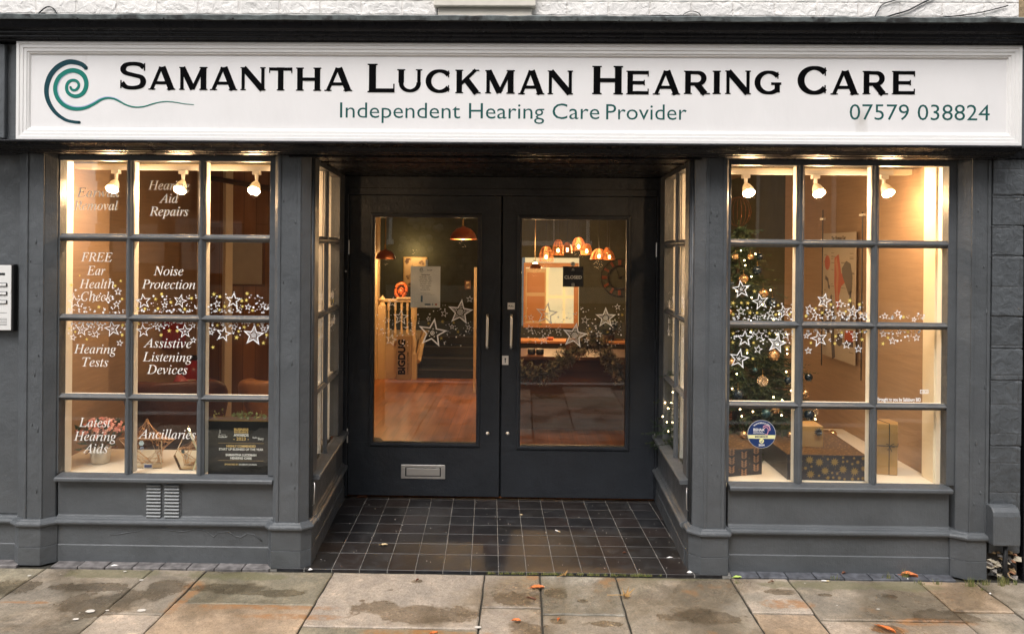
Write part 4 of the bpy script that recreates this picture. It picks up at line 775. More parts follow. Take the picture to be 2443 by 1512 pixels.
a=W(2364,1206,Y=-.03); b=W(2428,1299,Y=-.03); cb_=E('cable_cover',((a.x+b.x)/2,.01,b.z),'grey painted metal cable cover with rounded top on the pier foot','cable box')
mb=MB(); y0,y1=-.055,.015; zt=a.z
mb.prism([(y1,b.z),(y0,b.z),(y0,zt-.05),(y0+.006,zt-.028),(y0+.02,zt-.008),(y0+.04,zt),(y1,zt)],a.x,b.x,'x'); mb.build('cover',GREY,cb_,.007,seg=3)
mb=MB(); p=W(2402,1299,Y=-.02); mb.tube([(p.x,-.01,p.z+.01),(p.x-.004,-.012,.08),(p.x-.008,-.015,-.01)],.012,10); o=mb.build('supply_cable',RUBBER,cb_,smooth=True)
mb=MB(); mb.box(2.74,2.90,.02,.4,-.02,4.4); o=mb.build('dark_gap_block',DARK); tag(o,'near black block filling the dark gap beyond the grey pier at the right edge','door post')  # near black block put in for the dark gap beside the pier
mb=MB(); mb.box(2.721,2.7395,.2,.3,-.02,4.4); mb.build('gap_filler',DARK,o)
# ================================================================== shop interior shell
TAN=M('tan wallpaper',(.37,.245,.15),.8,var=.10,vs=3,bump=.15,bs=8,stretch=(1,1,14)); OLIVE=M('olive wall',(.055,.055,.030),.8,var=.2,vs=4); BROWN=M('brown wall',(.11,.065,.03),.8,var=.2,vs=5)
def woodm(name,c1_,c2_,scale,rough,plank=None,axis='x'):
    m=bpy.data.materials.new(name); m.use_nodes=True; n,l=nodes(m); b=n['Principled BSDF']; tc=n.new('ShaderNodeTexCoord'); mp_=n.new('ShaderNodeMapping'); mp_.inputs['Scale'].default_value=scale; l.new(tc.outputs['Object'],mp_.inputs[0])
    t=n.new('ShaderNodeTexNoise'); t.inputs['Scale'].default_value=1; t.inputs['Detail'].default_value=6; l.new(mp_.outputs[0],t.inputs[0]); mx=n.new('ShaderNodeMix'); mx.data_type='RGBA'; mx.inputs[6].default_value=(*c1_,1); mx.inputs[7].default_value=(*c2_,1)
    mr=n.new('ShaderNodeMapRange'); mr.inputs[1].default_value=.3; mr.inputs[2].default_value=.7; l.new(t.outputs[0],mr.inputs[0]); l.new(mr.outputs[0],mx.inputs[0]); l.new(mx.outputs[2],b.inputs['Base Color']); b.inputs['Roughness'].default_value=rough
    if plank:
        sx=n.new('ShaderNodeSeparateXYZ'); l.new(tc.outputs['Object'],sx.inputs[0]); cb=n.new('ShaderNodeCombineXYZ')
        l.new(sx.outputs[1 if plank=='floor' else 2],cb.inputs[0]); l.new(sx.outputs[0],cb.inputs[1]); br=n.new('ShaderNodeTexBrick'); br.inputs['Scale'].default_value=1; br.inputs['Brick Width'].default_value=1.2 if plank=='floor' else 4; br.inputs['Row Height'].default_value=.12; br.inputs['Mortar Size'].default_value=.002
        br.inputs['Color1'].default_value=(.75,.75,.75,1); br.inputs['Color2'].default_value=(1.2,1.2,1.2,1); br.inputs['Mortar'].default_value=(.25,.25,.25,1); l.new(cb.outputs[0],br.inputs['Vector'])
        m2_=n.new('ShaderNodeMix'); m2_.data_type='RGBA'; m2_.blend_type='MULTIPLY'; m2_.inputs[0].default_value=1; l.new(mx.outputs[2],m2_.inputs[6]); l.new(br.outputs['Color'],m2_.inputs[7]); l.new(m2_.outputs[2],b.inputs['Base Color'])
    return m
FLOORW=woodm('oak floor',(.17,.052,.014),(.38,.135,.040),(14,1.5,1),.30,'floor'); PANW=woodm('knotty pine boards',(.20,.085,.03),(.34,.16,.06),(9,9,.8),.5,'wall'); DESKW=woodm('dark walnut',(.07,.025,.01),(.14,.055,.02),(2,20,20),.35)
def struct(name,mat,*boxes):
    mb=MB()
    for b in boxes: mb.box(*b)
    return S(mb.build(name,mat))
struct('shop_floor',FLOORW,(-3.4,2.9,1.205,9,-.06,.012),(-3.4,-1.33,.2,1.204,-.06,.012),(1.03,2.9,.2,1.204,-.06,.012))
struct('shop_ceiling',M('ceiling',(.30,.22,.14),.9,var=.1),(-3.4,2.9,.5,9,2.72,2.8))
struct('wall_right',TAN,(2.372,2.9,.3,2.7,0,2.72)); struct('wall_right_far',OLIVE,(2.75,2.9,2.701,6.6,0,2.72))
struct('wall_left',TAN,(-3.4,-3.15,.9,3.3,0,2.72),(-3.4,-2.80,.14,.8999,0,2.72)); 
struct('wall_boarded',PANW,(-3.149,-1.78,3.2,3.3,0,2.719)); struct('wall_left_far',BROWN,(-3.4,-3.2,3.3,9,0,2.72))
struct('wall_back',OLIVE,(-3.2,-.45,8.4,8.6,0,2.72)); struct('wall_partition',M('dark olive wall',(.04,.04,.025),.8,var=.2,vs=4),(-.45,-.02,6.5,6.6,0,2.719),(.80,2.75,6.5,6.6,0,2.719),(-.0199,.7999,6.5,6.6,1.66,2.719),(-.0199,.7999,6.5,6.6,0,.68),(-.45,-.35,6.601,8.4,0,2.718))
struct('wall_over_windows',CREAM,(-3.2,-1.33,.13,.62,2.292,2.72),(1.03,2.37,.13,.62,2.292,2.72),(-1.33,1.03,1.31,1.4,2.16,2.72))
# window boards (display shelves)
mb=MB(); mb.box(-2.80,-1.36,.176,.66,.43,.47); mb.box(-2.795,-1.4,.64,.655,.02,.429); o=mb.build('display_shelf',M('white laminate shelf',(.78,.70,.58),.5),None,.003); tag(o,'cream display shelf behind the left window with flowers and awards','shelf')
mb=MB(); mb.box(1.04,2.37,.176,1.45,.43,.47); mb.box(1.05,2.365,1.43,1.445,.02,.429); o=mb.build('display_shelf',bpy.data.materials['white laminate shelf'],None,.003); tag(o,'deep cream display shelf under the Christmas tree and presents','shelf')
mb=MB(); mb.box(2.335,2.3715,.176,.30,.471,2.29); mb.box(2.345,2.3715,.301,.315,.471,2.29); o=mb.build('window_architrave',CREAM,None,.003); tag(o,'cream moulded window architrave at the right end of the tree window','architrave')
mb=MB(); mb.box(-2.68,-2.64,.176,.24,.471,2.29); o=mb.build('window_architrave',CREAM,None,.003); tag(o,'cream window architrave at the left end of the lettered window','architrave')
mb=MB(); mb.box(-2.80,-1.33,.50,.56,2.250,2.2915); mb.box(1.03,2.37,.50,.56,2.250,2.2915); S(mb.build('bulkhead_beam',CREAM,None,.002))
# ------------------------------------------------------------------ track lights
def lamp(name,loc,parent,energy,col=(1,.66,.32),r=.025,spot=None,aim=None):
    l=bpy.data.lights.new(name,'SPOT' if spot else 'POINT'); l.energy=energy; l.color=col; l.shadow_soft_size=r
    if spot: l.spot_size=R(spot); l.spot_blend=.9
    o=bpy.data.objects.new(name,l); sc.collection.objects.link(o); o.location=loc
    if aim: o.rotation_euler=(-Vector(aim)).to_track_quat('Z','Y').to_euler()
    if parent: o.parent=parent; o.matrix_parent_inverse=parent.matrix_world.inverted() if not parent.get('_local') else Matrix()
    return o
def track(x0,x1,heads,label):
    t=E('track_light',((x0+x1)/2,.40,2.262),label,'track lights'); mb=MB(); mb.box(x0,x1,.385,.415,2.235,2.2615); mb.build('rail',WHITE,t,.002)
    for u,v in heads:
        p=W(u,v,Y=.40); x=p.x; mb=MB(); mb.box(x-.022,x+.022,.382,.418,2.212,2.2345); mb.lathe([(.011,0),(.010,-.03),(.006,-.065),(.004,-.09)],(x,.40,2.213),10); d=Vector((.06,-.85,-.95)).normalized()
        h=mb.build('spot_bracket',WHITE,t,smooth=False)
        base=Vector((x,.40,p.z+.062)); prof=[(.004,0),(.016,.006),(.026,.026),(.032,.050),(.036,.078),(.034,.076),(.028,.05)]
        q=d.to_track_quat('Z','Y').to_matrix(); mb=MB(lambda a,b,c:base+q@Vector((a,b,c))); mb.lathe(prof,(0,0,0),20); mb.build('spot_shade',M('glowing white enamel',(.8,.74,.62),.4,emit=(1,.55,.2),es=.3) if 'glowing white enamel' not in bpy.data.materials else bpy.data.materials['glowing white enamel'],h,smooth=True)  # the bulb's glow on the shade is put in as emission
        c=base+d*.060; mb=MB(); mb.ball(c,.025,16,10); mb.build('bulb',BULB,h,smooth=True)
        lamp('spot_lamp',base+d*.105,t,LAMPW,(1,.62,.33),.028)
LAMPW=9.0
track(-2.62,-1.40,[(277,455),(437,457),(612,459)],'white track with three lit spotlights in the left window')
track(1.06,2.20,[(1779,464),(1945,465),(2108,465)],'white track with three lit spotlights above the Christmas tree')
# ------------------------------------------------------------------ display things, left window
SH=.4705
def on(u,v): return W(u,v,Z=SH)
p=on(240,1103); pot=E('flower_pot',(p.x,p.y,SH),'pink kalanchoe in a ribbed cream pot on the left window shelf','potted plant',local=True)
mb=MB(); prof=[(.001,0),(.042,0),(.050,.006),(.054,.05),(.056,.092),(.050,.092),(.047,.07),(.001,.07)]
mb.lathe(prof,seg=40); 
vs=mb.v; mb.v=[(x*(1+.018*math.cos(20*math.atan2(y,x))),y*(1+.018*math.cos(20*math.atan2(y,x))),z) for x,y,z in vs]; mb.build('pot',M('cream ribbed pot',(.70,.64,.54),.5),pot,smooth=True)
rn=random.Random(11); mb=MB(); ml=MB()
for k in range(150):
    a_=rn.uniform(0,2*PI); rr_=rn.random()**.5*.12; h=.16+.10*math.sqrt(max(0,1-(rr_/.13)**2))*rn.uniform(.5,1.15); c=Vector((rr_*math.cos(a_)*1.15,rr_*math.sin(a_),h))
    nrm=Vector((c.x,c.y-.08,c.z-.1)).normalized(); t1=nrm.orthogonal().normalized(); t2=nrm.cross(t1); s_=rn.uniform(.010,.015)
    for j in range(4):
        an=j*PI/2+rn.random(); d=t1*math.cos(an)+t2*math.sin(an); e_=nrm.cross(d); mb.cm=rn.choice([0,0,1]); mb.add([c,c+d*s_*.6+e_*s_*.45+nrm*.002,c+d*s_*1.15,c+d*s_*.6-e_*s_*.45+nrm*.002],[(0,1,2,3)])
for k in range(90):
    a_=rn.uniform(0,2*PI); c=Vector((.02*math.cos(a_),.02*math.sin(a_),.09)); e_=Vector((math.cos(a_)*rn.uniform(.05,.13),math.sin(a_)*rn.uniform(.05,.12),rn.uniform(.08,.24))); d=(e_-c).normalized(); s_=rn.uniform(.02,.03); w_=d.orthogonal().normalized()*s_*.45; ml.cm=rn.choice([0,1]); ml.add([e_-d*s_,e_+w_,e_+d*s_,e_-w_],[(0,1,2,3)])
    if k%3==0: ml.cm=0; ml.tube([c,(c+e_)/2+Vector((0,0,.02)),e_],.0012,4)
mb.build('blossom',[M('pink petals',(.72,.28,.22),.6),M('pale pink petals',(.82,.45,.36),.6)],pot); ml.build('foliage',[M('kalanchoe leaf',(.05,.07,.03),.5),M('bronze leaf',(.13,.06,.03),.5)],pot)
def wire_star(u,v,r,label,Y,seed,name='wire_star'):
    c=W(u,v,Y=Y); e=E(name,(c.x,Y,SH),label,'ornament',local=True); rn=random.Random(seed); o=[]
    z0=c.z-SH
    for i in range(10):
        rr=r if i%2==0 else r*.45; o.append(Vector((rr*math.sin(i*PI/5),0,rr*math.cos(i*PI/5)+z0)))
    fr_=[p+Vector((0,-.022*(.3 if i%2==0 else 1),0)) for i,p in enumerate(o)]; bk=[p+Vector((0,.022*(.3 if i%2==0 else 1),0)) for i,p in enumerate(o)]
    mb=MB()
    for L in (fr_,bk):
        for i in range(10): mb.tube([L[i],L[(i+1)%10]],.0014,4)
    for i in range(10): mb.tube([fr_[i],bk[i]],.0012,4)
    for k in range(120):
        L=rn.choice((fr_,bk)); i=rn.randrange(10); j=(i+rn.choice([1,2,3]))%10; a=L[i].lerp(L[(i+1)%10],rn.random()); b=L[j].lerp(L[(j+1)%10],rn.random()); m_=(a+b)/2; cc=Vector((0,a.y,z0))
        mb.tube([a,m_.lerp(cc,.1)+Vector((0,rn.uniform(-.006,.006),0)),b],.0009,3)
    mb.build('wire',M('copper wire',(.72,.42,.22),.35,.7) if 'copper wire' not in bpy.data.materials else bpy.data.materials['copper wire'],e); return e
wire_star(350,1068,.175,'large copper wire star standing behind the glass award',.36,2)
wire_star(466,1082,.105,'small copper wire star half behind the window bar',.34,4)
GLA=M('award glass',(.9,.95,.92),.03); nn,ll=nodes(GLA); bb=nn['Principled BSDF']; bb.inputs['Transmission Weight'].default_value=1; bb.inputs['IOR'].default_value=1.2
# square award plaque
Yp=.25; a=W(324,1003+0,Y=Yp); 
def award(u0,u1,v0,Y,label,hexu,kind):
    a=W(u0,v0,Y=Y); b=W(u1,v0,Y=Y); e=E('glass_award',((a.x+b.x)/2,Y,SH),label,'award'); mb=MB()
    mp=lambda x,z,d:(x,Y-.007+d,z)
    if kind=='sq': mb.box(a.x,b.x,Y-.006,Y+.006,SH,a.z)
    else:
        t=W(449,1020,Y=Y); l_=W(417,1085,Y=Y); r_=W(489-13,1080,Y=Y); bl=W(432,1121,Y=Y); br=W(463,1121,Y=Y)
        pts=[(t.x,t.z),(r_.x,r_.z),(br.x,SH),(bl.x,SH),(l_.x,l_.z)]; mb.prism(pts,Y-.012,Y+.012,'y')
    mb.build('glass_body',GLA,e)
    mb=MB(); h=W(*hexu,Y=Y); rr=.016 if kind=='sq' else .011; mb.poly([(h.x+rr*math.cos(k*PI/3),h.z+rr*math.sin(k*PI/3)) for k in range(6)],mp,.001); mb.build('hexagon_badge',M('pale blue print',(.6,.75,.8),.5) if 'pale blue print' not in bpy.data.materials else bpy.data.materials['pale blue print'],e)
    k=.00010; s0=W(*( (342,1070) if kind=='sq' else (446,1088)),Y=Y); swirl(e,lambda x,z,d:(s0.x+(x-350)*k,Y-.0085+d*.3,s0.z+(z+440)*k),1.3,'ab',(LAV,)*3)
    if kind=='sq':
        mb=MB(); q=W(356,1113,Y=Y); mb.box(q.x-.026,q.x+.026,Y-.0135,Y-.008,SH+.001,q.z+.020); mb.build('display_case',METAL,e,.004); mb=MB(); mb.box(q.x-.022,q.x+.022,Y-.0148,Y-.0137,SH+.006,q.z+.016); mb.build('blue_panel',M('blue card',(.02,.04,.16),.5),e)
    else:
        mb=MB()
        for p_,q_ in ((pts[0],pts[1]),(pts[1],pts[2])): mb.ribbon([p_,q_],.005,lambda x,z,d:(x,Y-.012+d,z),.001)
        mb.build('lit_edge',M('pale green edge',(.55,.6,.4),.3),e); mb=MB()
        for p_,q_ in ((pts[3],pts[4]),): mb.ribbon([p_,q_],.006,lambda x,z,d:(x,Y-.012+d,z),.001)
        mb.build('dark_edge',M('dark glass edge',(.05,.03,.015),.2),e)
award(318,386,1045,.26,'square glass award with a pale hexagon badge beside the flowers',(339,1056),'sq')
award(417,476,1020,.24,'five sided glass award with slanted edges in the middle pane',(438,1076),'pent')
# business award sign
Y=.150; a=W(497,1003.5,Y=Y); b=W(643,1123,Y=Y); e=E('award_sign',((a.x+b.x)/2,Y,SH),'black BUSINESS EXCELLENCE AWARDS 2023 board standing on the shelf below the trailing leaves','award sign')
mb=MB(); mb.box(a.x,b.x,Y,Y+.012,SH,a.z); mb.build('board',M('gloss black acrylic',(.004,.0045,.005),.35,spec=.15),e,.001); mb=MB(); mb.box(a.x-.002,b.x+.002,Y-.002,Y+.10,a.z+.0005,a.z+.005); mb.build('gold_edge',BRASS,e)
GOLD=M('gold print',(.72,.48,.16),.5)
cv=lambda x,y:(487.5+x*.09094,987.5+y*.09094)
def aw(body,x0,x1,yb,cap,mat,off=.01):
    u0,v=cv(x0,yb); u1,_=cv(x1,yb); wtext(body,u0,u1,v,cap,Y-.0003,mat,e,off=off,t=.0008)
aw('BUSINESS',780,1155,433,5.5,GOLD,.03); aw('EXCELLENCE',782,1150,495,4.2,GOLD,.03); aw('AWARDS',768,1160,583,6,VINYL,.03); aw('- 2023 -',762,1168,688,7.4,GOLD,.01)
aw('HIGHLY COMMENDED',580,1348,867,5,GOLD,.03); aw('START UP BUSINESS OF THE YEAR',383,1545,950,5,VINYL,.02); aw('SAMANTHA LUCKMAN',556,1362,1097,5,VINYL,.04); aw('HEARING CARE',680,1240,1182,5,VINYL,.04); aw('SPONSORED BY:',532,895,1335,3.6,GOLD,.02); aw('SALISBURY JOURNAL',910,1380,1340,3.4,VINYL,.02)
aw('SALISBURY',365,605,612,3,VINYL,.03); aw('AND DISTRICT',370,598,650,2.4,INK,.0)
text('Salis',(W(*cv(1265,635),Y=Y).x,Y-.0003,W(*cv(1265,635),Y=Y).z),.028,.010,VINYL,e,'serif',t=.0008); text('Bury',(W(*cv(1405,675),Y=Y).x,Y-.0003,W(*cv(1405,675),Y=Y).z),.033,.014,VINYL,e,'serif',t=.0008)
mp=lambda x,z,d:(x,Y-.0003+d,z); mb=MB()
P2=lambda x,y:(W(*cv(x,y),Y=Y).x,W(*cv(x,y),Y=Y).z)
mb.ribbon([P2(435,505),P2(410,405),P2(385,555),P2(470,538),P2(570,540)],.0014,mp,.0008); mb.build('spire_emblem',VINYL,e)
mb=MB()
for y in (752,1208): mb.ribbon([P2(365,y),P2(1558,y+18)],.0007,mp,.0008)
mb.build('gold_rule',GOLD,e)
pl=E('trailing_plant',(-1.62,.19,.775),'small pale green trailing leaves on top of the black award board','plant'); rn=random.Random(3); mb=MB()
for cu in (519,574,582,590,618,565):
    for k in range(11):
        c=W(cu+rn.uniform(-16,16),998-rn.uniform(0,14)*(1 if rn.random()<.7 else 1.6),Y=.19+rn.uniform(-.02,.03)); d=Vector((rn.uniform(-1,1),rn.uniform(-.4,.4),rn.uniform(-.2,.9))).normalized(); s_=rn.uniform(.008,.014); w_=d.cross(Vector((0,1,0))).normalized()*s_*.5; mb.add([c-d*s_,c+w_,c+d*s_,c-w_],[(0,1,2,3)])
    c=W(cu,1001,Y=.19); t=W(cu+rn.uniform(-10,14),980,Y=.19); mb.tube([c,(c+t)/2+Vector((.005,0,0)),t],.0009,4)
mb.build('leaves',M('pale eucalyptus leaf',(.42,.45,.16),.6),pl)
# ------------------------------------------------------------------ chairs
def chair(x,y,rz,mat,label):
    e=E('armchair',(x,y,.012),label,'armchair',rz=rz,local=True)
    n=14; vs=[];fs=[]
    def ring(z,hw,dep,back,th):
        out=[]
        for i in range(n+1):
            t=i/n*2-1; px=hw*t; py=back-dep*abs(t)**2.2; out.append((px,py,z))
        return out
    L=[(.36,.30,.30,.28),(.46,.33,.34,.29),(.60,.36,.30,.31),(.72,.37,.20,.34),(.80,.33,.14,.36),(.83,.24,.10,.365)]
    mb=MB(); rings=[ring(z,hw,dep,bk,0) for z,hw,dep,bk in L]; inn=[[(p[0]*.86,p[1]-.06,p[2]) for p in r] for r in rings]
    k=n+1
    for S_ in (rings,inn): vs+=[p for r in S_ for p in r]
    m=len(L)
    for b0 in (0,m*k):
        for j in range(m-1):
            for i in range(n): fs.append((b0+j*k+i,b0+j*k+i+1,b0+(j+1)*k+i+1,b0+(j+1)*k+i))
    for i in range(n): fs.append(((m-1)*k+i,(m-1)*k+i+1,m*k+(m-1)*k+i+1,m*k+(m-1)*k+i)); fs.append((i,i+1,m*k+i+1,m*k+i))
    for j in range(m-1):
        for i in (0,n): fs.append((j*k+i,(j+1)*k+i,m*k+(j+1)*k+i,m*k+j*k+i))
    mb.add(vs,fs); o=mb.build('backrest',mat,e,smooth=True); sb=o.modifiers.new('s','SUBSURF'); sb.levels=1; sb.render_levels=1
    mb=MB(); mb.box(-.28,.28,-.28,.24,.34,.46); mb.build('seat',mat,e,.04,seg=3)
    for sx in (-1,1):
        for sy in (-1,1): mb=MB(); mb.tube([(sx*.22,sy*.20,.35),(sx*.27,sy*.25,0)],[.018,.010],8); mb.build('leg',DESKW,e)
    return e
CH1=M('dark brown leather',(.085,.030,.018),.4,var=.3,vs=8,bump=.3,bs=60); CH2=M('tan leather',(.24,.10,.035),.38,var=.2,vs=8,bump=.2,bs=60)
chair(-2.52,1.32,R(200),CH1,'dark brown winged armchair with its back toward the lettered window')
chair(-1.72,1.42,R(178),CH2,'tan leather tub chair behind the black award board')
e=E('cushion',(-2.32,1.22,.46),'red patterned cushion on the dark brown armchair','cushion'); mb=MB(lambda a,b,c:Vector((-2.40,1.14,.70))+Matrix.Rotation(.6,3,'Y')@Vector((a,b,c))); 
vs=[];fs=[];n=10
for j in range(n+1):
    for i in range(n+1):
        a_,b__=i/n*2-1,j/n*2-1; vs.append((a_*.14*(1-.12*(1-b__*b__)),.0-.05*(1-a_**4)*(1-b__**4),b__*.14*(1-.12*(1-a_*a_))))
m=len(vs); vs+=[(p[0],-p[1],p[2]) for p in vs]
for q in (0,m):
    for j in range(n):
        for i in range(n): fs.append((q+j*(n+1)+i,q+j*(n+1)+i+1,q+(j+1)*(n+1)+i+1,q+(j+1)*(n+1)+i))
mb.add(vs,fs); mb.build('cover',M('red brocade',(.28,.035,.035),.7,dirt=(.4,.2,.15),ds=14,dth=.55),e,smooth=True)
def extinguisher(x,y,z,label,s=1):
    e=E('fire_extinguisher',(x,y,z),label,'fire extinguisher',local=True); mb=MB(); mb.lathe([(.001,0),(.075,0),(.082,.01),(.082,.36),(.07,.40),(.03,.43),(.02,.45),(.001,.45)],seg=20); mb.build('cylinder',M('fire red paint',(.30,.014,.010),.3) if 'fire red paint' not in bpy.data.materials else bpy.data.materials['fire red paint'],e,smooth=True)
    mb=MB(); mb.box(-.03,.03,-.015,.015,.45,.49); mb.tube([(.02,-.02,.47),(.09,-.04,.45),(.10,-.06,.25)],.009,6); mb.build('valve',BLACK,e)
    mb=MB(); mb.box(-.05,.05,-.0845,-.078,.12,.30); mb.build('label_plate',M('cream label',(.6,.5,.4),.6) if 'cream label' not in bpy.data.materials else bpy.data.materials['cream label'],e); text('CO2',(0,-.0848,.24),.07,.03,BLACKL,e,centre=True,off=.02,local=True)
extinguisher(-2.80,2.2,.36,'taller red fire extinguisher on the stand behind the armchair'); extinguisher(-2.96,2.30,.20,'lower red fire extinguisher next to the taller one behind the armchair')
mb=MB(); mb.box(-2.90,-2.70,2.1,2.3,.012,.359); mb.box(-3.06,-2.901,2.2,2.4,.012,.199); o=mb.build('extinguisher_stand',DESKW,None,.004); tag(o,'dark stepped stand carrying the two fire extinguishers','stand')
mb=MB(); p=W(268,783,Y=1.8); mb.box(-3.149,-3.06,2.35,2.62,.88,1.12); o=mb.build('alarm_box',bpy.data.materials['fire red paint'],None,.005)
o.data=o.data.copy() if 0 else o.data; tag(o,'red fire alarm cabinet on the tan wall seen through the star band','alarm box')
mb=MB(); mb.tube([(-2.98,2.7,.3),(-2.98,2.7,2.7)],.022,10); mb.tube([(-2.90,3.15,.012),(-2.90,3.15,2.7)],.05,4); o=mb.build('wall_pipe',CREAM,None); tag(o,'cream vertical pipe running up between the lettering panes','pipe')
mb=MB(); mb.tube([(-3.1,3.1,2.45),(-2.2,3.1,2.3),(-1.75,3.1,2.25)],.025,8); mb.tube([(-1.9,2.9,1.9),(-1.9,2.9,2.4),(-1.8,2.8,2.55),(-1.5,2.7,2.6)],.03,8); o=mb.build('service_pipe',M('brown painted pipe',(.10,.06,.03),.5),None,smooth=True); tag(o,'brown service pipe sloping across the dark ceiling of the left room','pipe')
def picture(name,c,wd,h,mats,label,cat='picture',axis='y',fr_=.02):
    e=E(name,c,label,cat,local=True); mb=MB(); mb.box(-wd/2,wd/2,-.02,0,-h/2,h/2); mb.build('frame',mats[0],e,.003); mb=MB(); mb.box(-wd/2+fr_,wd/2-fr_,-.023,-.0205,-h/2+fr_,h/2-fr_); mb.build('print',mats[1],e); return e
picture('wall_poster',(-2.22,3.199,1.60),.34,.5,(BLACK,M('aged poster',(.26,.20,.14),.7,dirt=(.04,.03,.02),ds=9,dth=.5)),'dim framed poster on the pine boards in the third column of panes')
picture('wall_calendar',(-2.72,3.199,1.62),.34,.46,(DESKW,M('calendar sheet',(.42,.38,.32),.8,var=.1)),'pale wall planner sheet on the pine boards')
# ------------------------------------------------------------------ Christmas tree
TX,TY,TZ0,TZ1=1.44,.93,.50,1.93; tree=E('christmas_tree',(TX,TY,SH),'lit green Christmas tree with gold and navy baubles behind the right window','Christmas tree')
rn=random.Random(21); mb=MB(); GN=[M('spruce needle dark',(.022,.042,.018),.6),M('spruce needle olive',(.055,.075,.025),.6),M('spruce needle mid',(.032,.062,.028),.6)]
def needles(mb,a,b,num,ln,rn,nw=.0021):
    d=(b-a); L=d.length; d.normalize(); o1=d.orthogonal().normalized(); o2=d.cross(o1)
    for k in range(num):
        t=rn.random(); c=a.lerp(b,t); an=rn.uniform(0,2*PI); n_=(o1*math.cos(an)+o2*math.sin(an)+d*.9).normalized(); s_=ln*rn.uniform(.7,1.1); w_=n_.cross(d).normalized()*nw; mb.add([c-w_,c+w_,c+n_*s_],[(0,1,2)])
def trad(z): return .54*max(0,(TZ1-z)/(TZ1-TZ0))**.9+.03
lv=0; z=TZ0+.02
while z<TZ1-.03:
    r_=trad(z); cnt=int(10+r_*40)
    for k in range(cnt):
        an=rn.uniform(0,2*PI); rr=r_*rn.uniform(.75,1.08); 
        if math.sin(an)>.55 and rn.random()<.5: continue
        a=Vector((TX,TY,z+rn.uniform(0,.04))); b=Vector((TX+rr*math.cos(an),TY+rr*math.sin(an)*.85,z-.10*rr+rn.uniform(-.04,.05))); mb.cm=rn.randrange(3)
        mb.tube([a.lerp(b,.25),b],[.004,.0012],4); needles(mb,a.lerp(b,.3),b,int(70+rr*120),.024,rn)
        for q in range(int(2+rr*12)):
            t=rn.uniform(.35,.95); c=a.lerp(b,t); e_=c+Vector((rn.uniform(-1,1)*.09,rn.uniform(-1,1)*.09,rn.uniform(-.05,.04)))+(b-a).normalized()*.05; mb.cm=rn.randrange(3); needles(mb,c,e_,34,.022,rn)
    z+=.055
mb.cm=1; needles(mb,Vector((TX,TY,TZ1-.12)),Vector((TX,TY,TZ1+.05)),120,.022,rn)
mb.build('foliage',GN,tree); mb=MB(); mb.tube([(TX,TY,SH),(TX,TY,TZ1)],[.035,.006],8); mb.build('trunk',M('spruce bark',(.06,.035,.02),.9),tree)
mb=MB()
for k in range(9):
    a_=k*PI/9; mb.tube([(TX+.085*math.sin(t)*math.cos(a_)*(1),TY+.085*math.sin(t)*math.sin(a_),TZ1+.11-.10*math.cos(t)) for t in [PI*i/8 for i in range(9)]],.0006,4)
o=mb.build('wire_topper',COPPER,None); tag(o,'open copper wire globe topping the Christmas tree','tree topper')
GB=M('gold glass',(.55,.36,.20),.22,.85); NB=M('navy glass',(.012,.03,.055),.12,.5,coat=.5); TB=M('teal glass',(.02,.07,.09),.15,.5,coat=.5); SB=M('champagne foil',(.75,.6,.45),.22,.9,bump=1,bs=120)
c4=lambda x,y:(1718.75+x*.434,531.25+y*.434)
bl_=[(82,187,18,'g'),(165,187,19,'g'),(215,187,20,'n'),(203,262,25,'n'),(127,310,26,'g'),(62,335,16,'n'),(235,390,27,'g'),(285,440,29,'n'),(48,490,18,'g'),(292,728,32,'g'),(60,765,20,'g'),(190,808,15,'t'),(373,865,21,'n'),(232,870,30,'s'),(97,945,31,'n'),(300,1025,25,'g'),(253,1050,29,'t'),(485,848,22,'n'),(468,936,22,'g'),(490,1055,28,'n'),(522,1040,18,'s'),(128,1165,22,'g'),(385,1165,18,'g'),(617,1162,23,'g')]
cn={'g':('gold','hanging gold bauble on the Christmas tree'),'n':('navy','dark navy bauble hanging on the Christmas tree'),'t':('teal','deep teal bauble hanging on the Christmas tree'),'s':('foil','crinkled champagne foil bauble on the Christmas tree')}
BL=['gold bauble at the tree top, left of the trunk tip','gold bauble near the tree top beside a navy one','navy bauble topmost on the tree','large navy bauble just under the topmost navy one','gold bauble above the upper spiral star sticker','small navy bauble at the upper left edge of the tree','gold bauble behind the second large white star','navy bauble above the star band at the right of the upper tree',
'gold bauble at the left edge behind the star band','largest gold bauble, just under the big spiral star','gold bauble behind the lowest large white star','small teal bauble in the middle of the tree','navy bauble at the right of the third pane row','large crinkled champagne bauble in the third pane row','large navy bauble low in the third pane row at the left','gold bauble just under the lowest glazing bar','large teal bauble above the round navy sticker','navy bauble outermost in the middle column of panes',
'gold bauble directly under the outermost navy one','large dark navy bauble above the small gold gift box','champagne foil bauble half behind the large navy one','gold bauble partly left of the round navy sticker','gold bauble right of the round sticker above the presents','gold bauble at the lowest right branch tip over the large present']
mt={'g':GB,'n':NB,'t':TB,'s':SB}; proto={}
